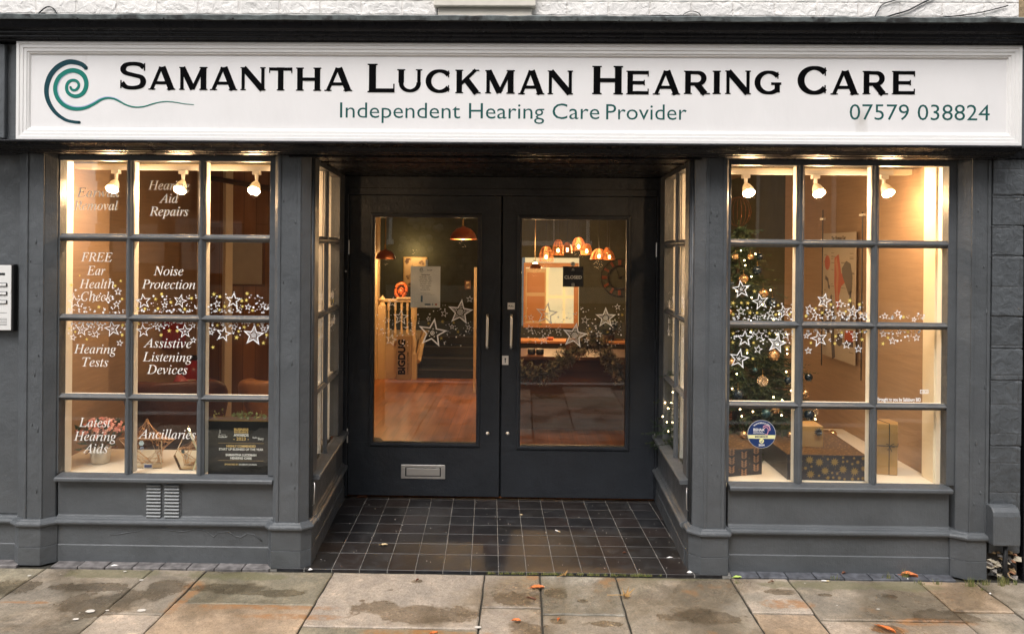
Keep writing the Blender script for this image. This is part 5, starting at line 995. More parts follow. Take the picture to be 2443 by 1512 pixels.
for x,y,r_,k in bl_:
    u,v=c4(x,y); p=W(u,v,Y=.6); 
    for _ in range(4):
        rt=trad(p.z); dx=min(abs(p.x-TX),rt*.97); yy=TY-math.sqrt(max(0,rt*rt-dx*dx))*.85-.02; p=W(u,v,Y=max(.3,yy))
    rad=r_*.434/FPX*(p.y-CP.y)
    if k not in proto:
        root=E('bauble',p,None,'bauble','baubles on the Christmas tree',local=True); root['label']=cn[k][1]
        mb=MB(); mb.ball((0,0,0),1,24,14); mb.build('ball',mt[k],root,smooth=True); mb=MB(); mb.lathe([(.17,.96),(.17,1.12),(.001,1.14)],seg=10); mb.tube([(0,0,1.1),(0,.1,2.0)],.03,4); mb.build('cap',BRASS,root); proto[k]=root
    else:
        root=proto[k].copy(); sc.collection.objects.link(root)
        for ch in proto[k].children: c=ch.copy(); sc.collection.objects.link(c); c.parent=root
    root.location=p; root.scale=(rad,)*3; root['label']=BL[bl_.index((x,y,r_,k))]
fl=E('fairy_lights',(TX,TY,SH),'string of warm white fairy lights wound through the Christmas tree','fairy lights'); mb=MB(); mb.ball((0,0,0),.0046,8,6); b0=mb.build('bulb',FAIRY,fl); pts=[]
for k in range(98):
    f=(k+.5)/98; zz=TZ0+.03+(TZ1-TZ0-.05)*(1-(1-f)**.72); an=PI*1.5+rn.uniform(-1.75,1.75); rr=trad(zz)*rn.uniform(.88,1.02)+.01
    p=Vector((TX+rr*math.cos(an),TY+rr*math.sin(an)*.85,zz+rn.uniform(-.03,.03))); pts.append(p); o=b0 if k==0 else b0.copy()
    if k: sc.collection.objects.link(o); o.parent=fl; o.matrix_parent_inverse=fl.matrix_world.inverted()
    o.location=p
mb=MB(); mb.tube([pts[i]+Vector((0,.02,.01)) for i in range(98)],.0012,4); mb.build('wire',RUBBER,fl)
lamp('tree_glow',(TX,TY-.62,1.1),fl,2.6,(1,.7,.38),.3)
# ------------------------------------------------------------------ presents
def fold(name,col,motif,mcol,scale):
    m=bpy.data.materials.new(name); m.use_nodes=True; n,l=nodes(m); b=n['Principled BSDF']; b.inputs['Roughness'].default_value=.35
    return m
NW=M('navy wrapping',(.022,.022,.035),.4,dirt=(.3,.17,.07),ds=60,dth=.66); BW=M('bronze glitter wrapping',(.085,.045,.022),.4,dirt=(.35,.2,.09),ds=70,dth=.56); GP=M('gold motif',(.42,.27,.09),.35,.6); RG=M('copper leaf motif',(.42,.24,.15),.35,.6); KRAFT=M('gold kraft paper',(.42,.25,.09),.5,var=.1,vs=10); 
def burst(mb,c,r,mp,n=10):
    mb.poly([((r if i%2==0 else r*.5)*math.cos(i*PI/n)+c[0],(r if i%2==0 else r*.5)*math.sin(i*PI/n)+c[1]) for i in range(2*n)],mp,.0007)
bx=E('present',(1.75,.3,SH),'large navy present with gold starburst wrapping, lying under the small gold box','present')
f0=on(1905,1150); xa,xb=W(1822,1100,Y=.19).x,W(2068,1100,Y=.19).x; zt=W(1950,1086,Y=.19).z
ya,yb=.19,.82; q0=(xa,yb-.55+.0); mb=MB(); poly=[(xa+.0,ya+.02),(xb,ya-.005),(xb+.02,yb),(xa-.10,yb)]
xa2=W(1822,1100,Y=.55).x; poly=[(W(1878,1140,Y=.2).x,.20),(xb,.19),(xb+.03,.80),(W(1800,1070,Y=.78).x,.78)]
mb.prism(poly,SH,zt,'z'); mb.build('box',NW,bx,.003)
mb=MB(); mb.prism([(p_[0],p_[1]) for p_ in [(poly[0][0]+.001,poly[0][1]+.001),(poly[1][0]-.001,poly[1][1]+.001),(poly[2][0]-.001,poly[2][1]-.001),(poly[3][0]+.001,poly[3][1]-.001)]],zt+.0002,zt+.002,'z'); mb.build('lid',BW,bx)
rn=random.Random(9); mb=MB(); x0,x1=poly[0][0],poly[1][0]; mp=lambda x,z,d:(x,.20-.01*(x-x0)/(x1-x0)-.0006+d,z); pl_=[]
for k in range(900):
    r_=rn.choice([.009,.012,.018,.025]) if k>200 else .026; c=(rn.uniform(x0+.02,x1-.01),rn.uniform(SH+.008,zt-.008))
    if c[0]-r_<x0 or c[0]+r_>x1 or c[1]+r_>zt or c[1]-r_<SH: continue
    if all(math.dist(c,q)>r_+s_+.004 for q,s_ in pl_): pl_.append((c,r_)); burst(mb,c,r_,mp)
mb.build('starburst_print',GP,bx)
bx=E('present',(1.25,.4,SH),'navy present with copper leaf sprigs in the left corner of the tree window','present')
xa=W(1736,1130,Y=.3).x; P0=W(1735,1140,Y=.20); A0=(1.12,.22); A1=(1.385,.33); zt2=W(1780,1072,Y=.26).z
mb=MB(); poly2=[(1.10,.21),(W(1818,1118,Y=.30).x,.30),(W(1818,1118,Y=.30).x-.06,.62),(1.04,.55)]; mb.prism(poly2,SH,zt2,'z'); mb.build('box',NW,bx,.003)
mb=MB(); 
for i in range(4):
    for j in range(3):
        t=(i+.5)/4; cx_=poly2[0][0]+(poly2[1][0]-poly2[0][0])*t; cy_=poly2[0][1]+(poly2[1][1]-poly2[0][1])*t-.0012; cz_=SH+(zt2-SH)*(j+.5+(.25 if i%2 else -.2))/3
        for s_ in (-1,1):
            for q in range(3):
                zz=cz_-.018+q*.013; mb.add([(cx_,cy_,zz),(cx_+s_*.011,cy_+s_*.003,zz+.016),(cx_+s_*.020,cy_+s_*.006,zz+.014),(cx_+s_*.012,cy_+s_*.003,zz+.002)],[(0,1,2,3)])
        mb.add([(cx_-.001,cy_,cz_-.014),(cx_+.001,cy_,cz_-.014),(cx_,cy_,cz_+.016)],[(0,1,2)])
mb.build('sprig_print',RG,bx)
mb=MB(); mb.prism([(p_[0]*.999,p_[1]+.001) for p_ in poly2],zt2+.0002,zt2+.0015,'z'); mb.build('lid',BW,bx)
a=W(1910,1016,Y=.36); b=W(1964,1060,Y=.36); bx=E('present',((a.x+b.x)/2,.42,zt+.002),'small plain gold gift box with a dark bow on top of the large present','present')
mb=MB(); mb.box(a.x,b.x,.36,.50,zt+.0025,a.z); mb.build('box',KRAFT,bx,.002); mb=MB(); cb=W(1952,1030,Y=.345)
for k in range(12): an=k*PI/6; mb.tube([cb,cb+Vector((.016*math.cos(an),-.01,.016*math.sin(an))),cb+Vector((.026*math.cos(an+.3),-.002,.026*math.sin(an+.3)))],[.002,.005,.001],5)
mb.build('bow',M('dark ribbon',(.03,.03,.035),.3),bx)
a=W(2092,1009,Y=.34); b=W(2151,1009,Y=.34); zb=W(2120,1137,Z=SH); yb=W(2092,1132,Z=SH).y; bx=E('present',((a.x+b.x)/2,.4,SH),'tall gold paper parcel tied with black cord near the right wall','present')
a=W(2090,1009,Y=yb); b=W(2151,1009,Y=yb); mb=MB(); dpt=.13; zt3=a.z-.004; P4=[(a.x+.012,yb+.01),(b.x-.028,yb-.012),(b.x+.004,yb+.05),(b.x-.005,yb+.14),(a.x+.045,yb+.13)]
mb.prism(P4,SH,zt3,'z'); mb.build('box',KRAFT,bx,.003); mb=MB(); xm=(P4[0][0]+P4[1][0])/2+.01; ym=yb-.003; zm=SH+(zt3-SH)*.57
mb.tube([(xm,ym-.001,SH+.002),(xm,ym-.001,zt3+.002),(xm-.02,yb+.15,zt3+.002)],.0022,5); mb.tube([(P4[0][0]-.001,yb+.007,zm),(xm,ym-.003,zm),(P4[1][0],yb-.013,zm),(P4[2][0]+.002,yb+.05,zm)],.0022,5)
for dx,dz in ((-.022,.014),(.024,.016),(-.016,-.02),(.012,-.03),(.03,-.002)): mb.tube([(xm,ym-.004,zm),(xm+dx*.6,ym-.014,zm+dz*.9),(xm+dx,ym-.008,zm+dz)],.002,5)
mb.build('cord',BLACK,bx)
# ------------------------------------------------------------------ anatomy poster and display rods on the right wall
XW=2.335; e=E('ear_poster',(XW,1.55,1.1),'anatomy poster titled The Human Ear standing off the right wall on steel rods','poster')
ylo=W(1962,570,X=XW).y; yhi=W(2043,553,X=XW).y; zt_=W(2043,553,X=XW).z; zb_=.98
yA,yB=min(ylo,yhi),max(ylo,yhi); mb=MB(); mb.box(XW-.002,XW+.002,yA,yB,zb_,zt_); mb.build('sheet',M('poster paper',(.45,.37,.28),.6),e)
Lp=yB-yA; Hp=zt_-zb_
# poster space: a 0..1 from left (far) to right (near), b 0..1 from bottom to top
def pm(a_,b__,d): return (XW-.0022+d,yB-a_*Lp,zb_+b__*Hp)
text('The Human Ear',(XW-.0022,yB-.30*Lp,zb_+.945*Hp),.42*Lp,.026,BLACKL,e,'serif',xd=(0,-1,0),off=.01)
RC=M('anatomy red',(.45,.06,.02),.6); SCN=M('anatomy skin',(.50,.17,.07),.6); DB=M('anatomy dark',(.06,.04,.045),.6); GYp=M('anatomy grey',(.10,.075,.06),.6)
mb=MB(); mb.poly([(.40,.80),(.52,.83),(.60,.68),(.70,.68),(.74,.62),(.60,.58),(.54,.50),(.56,.42),(.50,.38),(.44,.46),(.40,.60)],pm,.001); mb.disc((.18,.76),.085,pm,.001,16,.06); mb.poly([(.72,.245),(.95,.255),(.95,.17),(.72,.165)],pm,.001); mb.build('anatomy_red',RC,e)
mb=MB(); mb.ribbon(smooth([(.44,.79),(.50,.68),(.48,.55),(.52,.45)],4),.06,pm,.0014); mb.build('anatomy_pink',SCN,e)
mb=MB(); mb.poly([(.62,.72),(.74,.78),(.86,.76),(.92,.66),(.90,.54),(.82,.52),(.72,.60),(.64,.66)],pm,.0012); mb.build('anatomy_grey',GYp,e)
mb=MB(); mb.ribbon(smooth([(.86,.55),(.88,.45),(.93,.36),(.86,.31)],4),.05,pm,.0012); mb.ribbon(smooth([(.30,.50),(.34,.40),(.38,.30),(.36,.20),(.38,.08),(.40,.0)],5),[.04]*5+[.09]*21,pm,.0012); mb.ribbon(ell(.16,.30,.12,.06,-20,300,20),.035,pm,.001); mb.ribbon(ell(.20,.24,.10,.035,20,340,20),.035,pm,.0011); mb.disc((.56,.16),.09,pm,.0013,16,.05); mb.poly([(.60,.36),(.80,.36),(.80,.26),(.60,.26)],pm,.0009); mb.ribbon([(.12,.64),(.20,.62),(.22,.57),(.26,.56)],.03,pm,.001); mb.poly([(.72,.165),(.95,.17),(.95,.13),(.72,.13)],pm,.0012); mb.build('anatomy_dark',DB,e)
mb=MB()
for k in range(60):
    aa=rn.choice([.08,.30,.60,.84]); bb_=rn.uniform(.05,.9); mb.ribbon([(aa,bb_),(aa+rn.uniform(.05,.14),bb_)],.004,pm,.0005)
mb.build('caption_lines',GYp,e)
hg=E('display_rods',(XW,1.3,1.3),'pair of thin steel hanging rods with clips either side of the ear poster','display rods')
for yy,zz in ((W(2058,500,X=XW-.02).y,(.9,2.05)),(W(1963,535,X=XW-.02).y,(.9,2.1))):
    mb=MB(); mb.tube([(XW-.02,yy,zz[0]),(XW-.02,yy,zz[1])],.004,6); mb.build('rod',BLACK,hg); mb=MB()
    for q in (2.03,1.36): mb.box(XW-.03,XW-.01,yy-.03,yy+.03,q-.007,q+.007)
    mb.build('clip',METAL,hg)
picture('air_vent',(1.95,6.49,2.4),.5,.28,(CREAM,M('vent slats',(.4,.35,.28),.6)),'cream slatted air vent high on the far wall','air vent')
# ------------------------------------------------------------------ pendants
def dome(u,v,r_,Z,label,en):
    c=W(u,v,Y=Z-4.06); e=E('pendant_lamp',c,label,'pendant lamp',local=True); mb=MB(); mb.lathe([(r_,0),(r_*.98,.03*r_/.14),(r_*.85,.5*r_),(r_*.55,.80*r_),(r_*.2,.92*r_),(r_*.12,.98*r_),(.001,r_)],seg=28); mb.build('shade',COPPER,e,smooth=True)
    mb=MB(); mb.lathe([(r_*.965,.005),(r_*.8,.5*r_),(r_*.5,.76*r_),(.001,.85*r_)],seg=24); mb.build('shade_lining',M('lit cream lining',(.8,.7,.5),.6,emit=(1,.7,.35),es=1.6) if 'lit cream lining' not in bpy.data.materials else bpy.data.materials['lit cream lining'],e,smooth=True)
    mb=MB(); mb.tube([(0,0,r_),(0,0,2.72-c.z)],.004,5); mb.tube([(-.012,0,r_),(-.012,0,r_*1.5)],.004,5); mb.build('cord',BRASS,e); mb=MB(); mb.ball((0,0,.03),.03,12,8); mb.build('bulb',BULB,e,smooth=True)
    lamp('pendant_glow',(0,0,-.03),e,en,(1,.62,.30),.05)
dome(920,618,.128,9.6,'dark copper dome pendant above the stair newel at the left of the door glass',17)
dome(1105.6,571,.142,8,'large hammered copper dome pendant at the top right of the left door glass',15)
dome(1277,641,.056,6.9,'small copper dome pendant hanging in front of the lit internal window',13)
WIRE=M('copper wire basket',(.40,.15,.05),.4,.6); WBULB=emis('filament bulb',(1,.62,.25),14)
def wirep(x,y,r_,h,flat,label,i):
    u,v,s=c3(x,y); Z=9+.25*math.sin(i*2.1); c=W(u,v,Y=Z-4.06); k=s*Z/FPX; rr=r_*k; hh=h*k; e=E('wire_pendant',c,label,'pendant lamp','cluster of wire basket pendants',local=True); mb=MB()
    n=11
    for j in range(n):
        t=j/(n-1); q=rr*math.sqrt(max(.03,1-(t*.93)**flat)); z=hh*t; mb.tube([(q*math.cos(a_),q*math.sin(a_),z) for a_ in [2*PI*i_/20 for i_ in range(21)]],.0030 if j else .0050,4)
    for a_ in [2*PI*i_/10 for i_ in range(10)]: mb.tube([(rr*math.sqrt(max(.03,1-(t*.93)**flat))*math.cos(a_),rr*math.sqrt(max(.03,1-(t*.93)**flat))*math.sin(a_),hh*t) for t in [q_/6 for q_ in range(7)]],.002,3)
    mb.build('wire_shade',WIRE,e); mb=MB(); mb.tube([(0,0,hh*.6),(0,0,2.72-c.z)],.0035,5); mb.build('cord',BLACK,e); mb=MB(); mb.ball((0,0,hh*.30),.017,12,8,1.5); mb.build('bulb',WBULB,e,smooth=True)
for i,(x,y,r_,h,fl_,lb) in enumerate(((1413,752,42,85,2.4,'wire basket pendant hanging lowest at the left of the cluster'),(1482,715,32,86,2.6,'tall narrow wire pendant second from the left in the cluster'),(1535,703,28,58,2.2,'small wire pendant between the tall one and the round one'),(1600,688,40,72,2.4,'round wire pendant hanging highest in the cluster'),(1647,712,32,62,2.0,'cone shaped wire pendant right of the round one'),(1718,740,50,58,1.6,'wide flat wire pendant with a bare bulb below it'),(1778,742,32,50,1.7,'wire pendant at the right end overlapping the flat one'),(1765,702,20,28,2.0,'smallest wire pendant above the right end of the cluster'))): wirep(x,y,r_,h,fl_,lb,i)
cl=E('cluster_glow',(1.0,4.9,1.75)); bpy.data.objects.remove(cl)
for nm in ('wire_pendant','wire_pendant.003','wire_pendant.005'):
    lamp('pendant_glow',(0,0,-.05),bpy.data.objects[nm],17,(1,.6,.28),.06)
# ------------------------------------------------------------------ back of the shop, left: landing, steps, balustrade
JO=M('cream joinery',(.62,.44,.24),.5)
ld=E('stair_landing',(-1.9,6.2,0),'raised landing with cream turned balusters behind the left door','landing'); YB=5.95
xl,xn=W(905,800,Y=YB).x,W(987,800,Y=YB).x
mb=MB(); mb.box(-3.15,xn,YB,7.6,.012,.49); mb.build('platform',JO,ld); 
mb=MB()
for a_,b__ in ((-2.4,-1.95),(-1.93,-1.55)): mb.box(a_,b__,YB-.012,YB-.001,.08,.42)
mb.box(-2.6,xn,YB-.02,YB-.0125,.0125,.07); mb.build('panel',JO,ld,.004)
def baluster(x,z0,z1,y=YB): 
    h=z1-z0; mb=MB(); mb.lathe([(.018,0),(.018,h*.12),(.010,h*.14),(.020,h*.25),(.012,h*.42),(.010,h*.5),(.014,h*.6),(.010,h*.78),(.018,h*.8),(.018,h)],(x,y,z0),8); mb.build('baluster',JO,ld)
for u in (927,943,958,972): baluster(W(u,760,Y=YB).x,.49,1.05)
mb=MB(); mb.box(W(913,730,Y=YB).x,xn,YB-.03,YB+.03,1.05,1.09); hr=mb.build('handrail',JO,ld,.006)
mb=MB(); mb.box(xn-.045,xn+.045,YB-.05,YB+.04,.012,.35); mb.lathe([(.045,.35),(.03,.38),(.04,.45),(.025,.6),(.03,.75),(.04,.82),(.04,.95),(.05,.98),(.03,1.02),(.001,1.03)],(xn,YB,0),12); mb.build('newel_post',JO,ld)
x2=W(912,760,Y=YB).x; mb=MB(); mb.box(x2-.05,x2+.05,YB-.05,YB+.05,.012,1.0); mb.lathe([(.045,1.0),(.03,1.04),(.05,1.08),(.001,1.14)],(x2,YB,0),12); mb.build('newel_post',JO,ld)
mb=MB(); mb.tube([(xn+.02,YB-.02,.98),(xn+.10,YB+.8,1.45)],.03,6); mb.tube([(xn+.06,YB+.0,.25),(xn+.07,YB+.5,.6)],.04,4); mb.build('slanted_rail',JO,ld)
mb=MB()
for k in range(4): mb.box(xn+.05,-.46,YB+.05+.27*k,7.6,.0125+.121*k+.0003*k,.13+.121*k)
mb.build('steps',M('black stair carpet',(.012,.012,.010),.7),ld); mb=MB()
for k in range(4): mb.box(xn+.05,-.46,YB+.04+.27*k,YB+.0495+.27*k,.118+.121*k,.133+.121*k)
mb.build('stair_nosing',M('dark steel nosing',(.06,.055,.05),.4),ld)
o=struct('wall_pillar',JO,(-2.6,W(903,700,Y=YB).x,YB-.1,YB+.1,.012,2.719))
bgx=E('cardboard_box',(-1.6,YB-.05,.012),'flat brown BIGDUG carton standing on end against the landing','carton'); a=W(947,800,Y=YB-.07); b=W(982,887,Y=YB-.07)
mb=MB(); mb.box(a.x,b.x,YB-.10,YB-.03,.012,a.z); mb.build('carton',M('brown cardboard',(.30,.19,.09),.8,var=.1,vs=6),bgx,.003)
text('BIGDUG',(a.x+.115,YB-.1003,.085),.47,.088,BLACKL,bgx,xd=(0,0,1),zd=(-1,0,0),off=.05); text('STORAGE SYSTEMS',(a.x+.165,YB-.1003,.09),.30,.02,BLACKL,bgx,xd=(0,0,1),zd=(-1,0,0),off=.01)
c=W(957.7,716,Y=YB); em=E('ear_model',(c.x,YB,1.09),'orange red ear model standing on the handrail','ear model'); EAR=M('orange ear plastic',(.50,.11,.03),.35)
mb=MB(); q=.0004*1.0; mb.tube(smooth([(c.x-.03,YB-.02,1.10),(c.x-.075,YB-.02,1.17),(c.x-.055,YB-.02,1.27),(c.x+.02,YB-.02,1.30),(c.x+.07,YB-.02,1.25),(c.x+.06,YB-.02,1.17),(c.x+.02,YB-.02,1.13),(c.x+.02,YB-.02,1.10)],4),.022,8); mb.tube(smooth([(c.x-.03,YB-.03,1.16),(c.x-.01,YB-.03,1.24),(c.x+.03,YB-.03,1.21),(c.x+.0,YB-.03,1.15)],4),.016,8); mb.ball((c.x,YB+.005,1.19),.055,12,8); mb.build('ear',EAR,em,smooth=True); mb=MB(); mb.box(c.x-.06,c.x+.14,YB-.05,YB+.05,1.0905,1.115); mb.build('base',JO,em,.004)
pc=picture('framed_picture',(W(989,650,Y=8.3).x,8.399,W(989,649,Y=8.3).z),.40,.50,(M('gilt frame',(.45,.28,.10),.5),M('warm sketch print',(.55,.36,.18),.7,dirt=(.10,.05,.03),ds=7,dth=.52)),'lit framed sketch on the olive back wall above the ear model')
l_=lamp('picture_light',(0,-.25,.34),pc,5,(1,.68,.34),.05)
picture('small_picture',(W(1113.5,681,Y=6).x,6.2,W(1113.5,681,Y=6).z),.085,.125,(DESKW,M('cream print',(.5,.36,.2),.7,dirt=(.12,.07,.04),ds=12,dth=.5)),'tiny framed print near the right edge of the left door glass')
struct('wall_stair_side',BROWN,(-.98,-.4501,6.2001,6.3,1.25,2.718)) if 0 else None
mb=MB(); mb.box(W(1130,760,Y=5).x,W(1136,760,Y=5).x,5.0,5.05,.012,1.55); o=mb.build('door_post',JO); tag(o,'narrow cream post seen at the right edge of the left door glass','post')
bin_=E('waste_bin',(W(902,1020,Y=1.75).x-.08,1.75,.012),'grey fabric bin just inside the left door','bin',local=True); mb=MB(); mb.lathe([(.001,0),(.10,0),(.115,.12),(.11,.15),(.125,.2),(.12,.24),(.11,.25),(.001,.22)],seg=20); mb.build('bin_body',M('grey felt',(.06,.07,.075),.8,bump=.6,bs=20),bin_,smooth=True)
# ------------------------------------------------------------------ back of the shop, right: internal window, clock, counter, garland
iw=E('internal_window',(.38,6.49,.7),'timber framed internal window glowing pale yellow behind the right door','window'); YW=6.49
x0,x1=W(1249,700,Y=YW-.02).x,W(1380,700,Y=YW-.02).x; z0,z1=W(1310,782,Y=YW-.02).z,W(1310,627,Y=YW-.02).z; t=.065
FRW=M('orange pine frame',(.50,.22,.08),.5); mb=MB(); mb.box(x0,x1,YW-.03,YW,z1-t,z1); mb.box(x0,x1,YW-.03,YW,z0,z0+t); mb.box(x0,x0+.03,YW-.0301,YW,z0+t,z1-t); mb.box(x1-t,x1,YW-.0301,YW,z0+t,z1-t); mb.build('frame',FRW,iw,.004)
mb=MB(); xm=x0+.32; YL=M('pale glowing sash',(.75,.68,.42),.5,emit=(1,.80,.38),es=.25);  # sash bars carry a glow of their own, no lamp behind them
mb.box(xm,xm+.035,YW-.01,YW+.01,z0+t,z1-t); mb.box(xm+.24,xm+.275,YW-.01,YW+.01,z0+t,z1-t); mb.box(xm,x1-t,YW-.012,YW+.012,z0+.42,z0+.46); mb.build('sash',YL,iw)
mb=MB(); mb.box(x0+.03,xm,YW+.0,YW+.02,z0+t,z1-t-.02); mb.build('timber_door',JO,iw); mb=MB(); mb.box(x0+.05,xm-.02,YW-.006,YW-.0005,z0+.5,z1-.14); mb.box(x0+.05,xm-.02,YW-.006,YW-.0005,z0+.1,z0+.45); mb.build('door_panel',FRW,iw,.004)
mb=MB(); mb.add([(xm-.3,7.2,z0-.2),(x1+.5,7.2,z0-.2),(x1+.5,7.2,z1+.3),(xm-.3,7.2,z1+.3)],[(0,1,2,3)]); mb.build('glowing_room_wall',M('glowing cream wall',(.6,.52,.38),.8,emit=(1,.78,.42),es=.42),iw)  # wall glows by itself in place of a lamp in that room
cl=E('wall_clock',(W(1481,663,Y=6.3).x,6.44,W(1481,663,Y=6.3).z),'large dark skeleton wall clock with rust red numerals behind the right door','clock',local=True); DIRN=M('dark iron',(.02,.016,.013),.5,.4); RN=M('rust red numerals',(.22,.06,.03),.6)
ring=lambda r_:[(r_*math.cos(a_),-.01,r_*math.sin(a_)) for a_ in [2*PI*i/36 for i in range(37)]]
mb=MB(); mb.tube(ring(.26),.007,6); mb.tube(ring(.165),.013,6); mb.ball((0,-.01,0),.02,10,6); mb.build('clock_ring',DIRN,cl,smooth=True); mb=MB()
for k in range(12):
    a_=k*PI/6
    for q in ((-.06,0,.06) if k%3 else (-.09,-.03,.03,.09)): mb.tube([(.175*math.cos(a_+q),-.012,.175*math.sin(a_+q)),(.25*math.cos(a_+q*.8),-.012,.25*math.sin(a_+q*.8))],.004,4)
mb.build('numerals',RN,cl); mb=MB(); mb.tube([(0,-.02,0),(.10,-.02,.05)],.005,4); mb.tube([(0,-.02,0),(-.05,-.02,.13)],.004,4); mb.build('clock_hand',DIRN,cl)
ct=E('counter',(.7,3.4,.012),'dark walnut reception counter behind the right door','counter'); mb=MB(); mb.box(-.25,1.7,3.15,3.75,.70,.735); mb.build('counter_top',DESKW,ct,.005); mb=MB(); mb.box(-.20,1.65,3.22,3.7,.012,.6995); mb.build('counter_body',DESKW,ct)
sb=E('sideboard',(.6,5,.012),'long timber shelf behind the counter','shelf'); mb=MB(); mb.box(-.3,1.7,4.9,5.2,.64,.67); mb.build('shelf_top',FRW,sb,.004); mb=MB(); mb.box(-.28,1.68,4.95,5.18,.012,.6395); mb.build('shelf_body',OLIVE,sb)
for u,lb in ((1268,'dark round pot at the left end of the counter'),(1288,'dark round pot right of the first on the counter')):
    p=W(u,850,Y=3.3); o_=E('pot',(p.x,3.3,.7355),lb,'pot',local=True); mb=MB(); mb.lathe([(.001,0),(.035,0),(.04,.02),(.038,.055),(.034,.055),(.001,.05)],seg=16); mb.build('pot_body',BLACK,o_,smooth=True)
p=W(1375,850,Y=3.35); o_=E('laptop_stand',(p.x,3.4,.7355),'small dark open case on the counter before the garland','case'); mb=MB(lambda a_,b_,c_:(p.x+a_,3.4+b_+.25*c_,.7355+c_)); mb.box(-.10,.10,0,.012,.0,.14); mb.build('case_lid',DESKW,o_,.003)
p=W(1330,815,Y=5.0); o_=E('orange_bowl',(W(1312,815,Y=5.0).x,5.0,.6705),'small orange bowl on the far shelf','bowl',local=True); mb=MB(); mb.lathe([(.001,0),(.03,0),(.05,.03),(.045,.035),(.001,.02)],seg=16); mb.build('bowl_body',EAR,o_,smooth=True)
gd=E('garland',(1.0,3.1,.6),'dusty green fir garland draped in an arch across the counter','garland'); rn=random.Random(33); mb=MB(); GD=[M('frosted fir dark',(.08,.08,.05),.7),M('frosted fir pale',(.42,.37,.27),.7),M('frosted fir mid',(.20,.18,.12),.7)]
path=smooth([tuple(W(*c3(x,y)[:2],Y=3.06)) for x,y in ((1265,1390),(1330,1410),(1420,1395),(1500,1330),(1560,1280),(1620,1230),(1690,1200),(1750,1260),(1800,1350),(1860,1430),(1920,1450))],8)
mb.cm=0; mb.tube(path,.02,6)
for k in range(620):
    q=Vector(path[rn.randrange(len(path))]); d=Vector((rn.gauss(0,1),-abs(rn.gauss(0,.6)),rn.gauss(0,1))).normalized(); b_=q+d*rn.uniform(.05,.13); mb.cm=rn.choice([0,1,2,2]); needles(mb,q,b_,22,.038,rn,.0042)
mb.build('fir_sprigs',GD,gd)
tr=E('potted_tree',(1.2,5.4,.67),'dark bushy houseplant on the far shelf behind the garland','houseplant'); rn=random.Random(5); mb=MB(); pc_=W(1452,775,Y=5.05)
for k in range(260):
    d=Vector((rn.gauss(0,1),rn.gauss(0,1),rn.gauss(0,1))).normalized()*rn.uniform(.03,.17); c=pc_+d; t1=d.orthogonal().normalized(); t2=d.cross(t1).normalized(); mb.add([c,c+t1*.03+t2*.015,c+t2*.05,c-t1*.02+t2*.03],[(0,1,2,3)])
mb.build('foliage',M('dark houseplant leaf',(.02,.028,.014),.5),tr); mb=MB(); mb.lathe([(.001,0),(.06,0),(.08,.07),(.001,.07)],(pc_.x,5.05,.6705),14); mb.build('plant_pot',BLACK,tr)
for x_,y_,en_ in ((-2.4,2.3,4),(1.6,3.2,6)): pass
# ================================================================== litter
def leaf(u,v,L,wd,rot,col,label,curl=.3,z=.004,name='fallen_leaf',maple=False):
    p=W(u,v,Z=z); e_name=name; rn=random.Random(int(u*7+v)); mb=MB(); c,s_=math.cos(rot),math.sin(rot); vs=[];fs=[]
    def tp(x,y,h): return (p.x+x*c-y*s_,p.y+x*s_+y*c,z+h)
    if maple:
        pts=[]; lobes=[(0,1),(.55,.55),(.9,.85),(1.35,.5),(1.9,.75),(2.5,.35)]
        full=[(a_,r_) for a_,r_ in lobes]+[(PI,.25)]+[(2*PI-a_,r_) for a_,r_ in lobes[::-1][:-1]]
        n=len(full); vs=[tp(0,0,.010)]
        for i,(a_,r_) in enumerate(full): vs.append(tp(L*.5*r_*math.cos(a_),L*.5*r_*math.sin(a_),.004+.028*rn.random()*r_*curl*2)); a2=(full[(i+1)%n][0]+(2*PI if i==n-1 else 0)+a_)/2; rm=min(r_,full[(i+1)%n][1])*.62; vs.append(tp(L*.5*rm*math.cos(a2),L*.5*rm*math.sin(a2),.004+.012*rn.random()))
        m=len(vs)-1; fs=[(0,1+i,1+(i+1)%m) for i in range(m)]; mb.add(vs,fs); mb.tube([tp(0,0,.01),tp(-L*.45,-.005,.012),tp(-L*.85,.004,.006)],.0018,5)
    else:
        n=8
        for i in range(n+1):
            t=i/n; hw=wd/2*math.sin(PI*min(.98,max(.02,t)))**.7*(1+.12*rn.uniform(-1,1)); x=(t-.5)*L; hh=curl*.006*math.sin(PI*t)+.002
            vs+=[tp(x,-hw,hh+curl*.012+.004*rn.random()),tp(x,0,hh*.5),tp(x,hw,hh+curl*.010+.004*rn.random())]
        for i in range(n):
            for k in (0,1): fs.append((i*3+k,i*3+k+1,i*3+4+k,i*3+3+k))
        mb.add(vs,fs); mb.tube([tp(-.5*L,0,.003),tp(-.7*L,.003,.002)],.001,4)
    o=mb.build(name,col); tag(o,label,'leaf','fallen leaves'); return o
OR=M('orange beech leaf',(.62,.17,.035),.55,var=.25,vs=90); TN=M('tan dry leaf',(.42,.25,.09),.6,var=.35,vs=80); BR=M('brown dead leaf',(.16,.055,.025),.6,var=.3,vs=80); LM=M('lime green leaf',(.42,.55,.12),.5,var=.1); PLf=M('bleached leaf',(.62,.50,.30),.7,var=.1)
leaf(1282,1402.5,.072,.036,.1,OR,'bright orange beech leaf lying on the slab joint below the right door',.5)
leaf(1491,1423,.105,.1,0,TN,'large curled tan maple leaf with its stalk on the joint',.9,maple=True)
leaf(1345,1374,.055,.05,.6,TN,'small ragged brown maple leaf at the edge of the tiles',.7,maple=True)
leaf(1232,1481,.042,.026,-.1,OR,'small orange leaf in the damp patch below the left slab',.3)
leaf(1332,1478,.022,.014,1.3,OR,'tiny orange leaf in a round wet spot',.3)
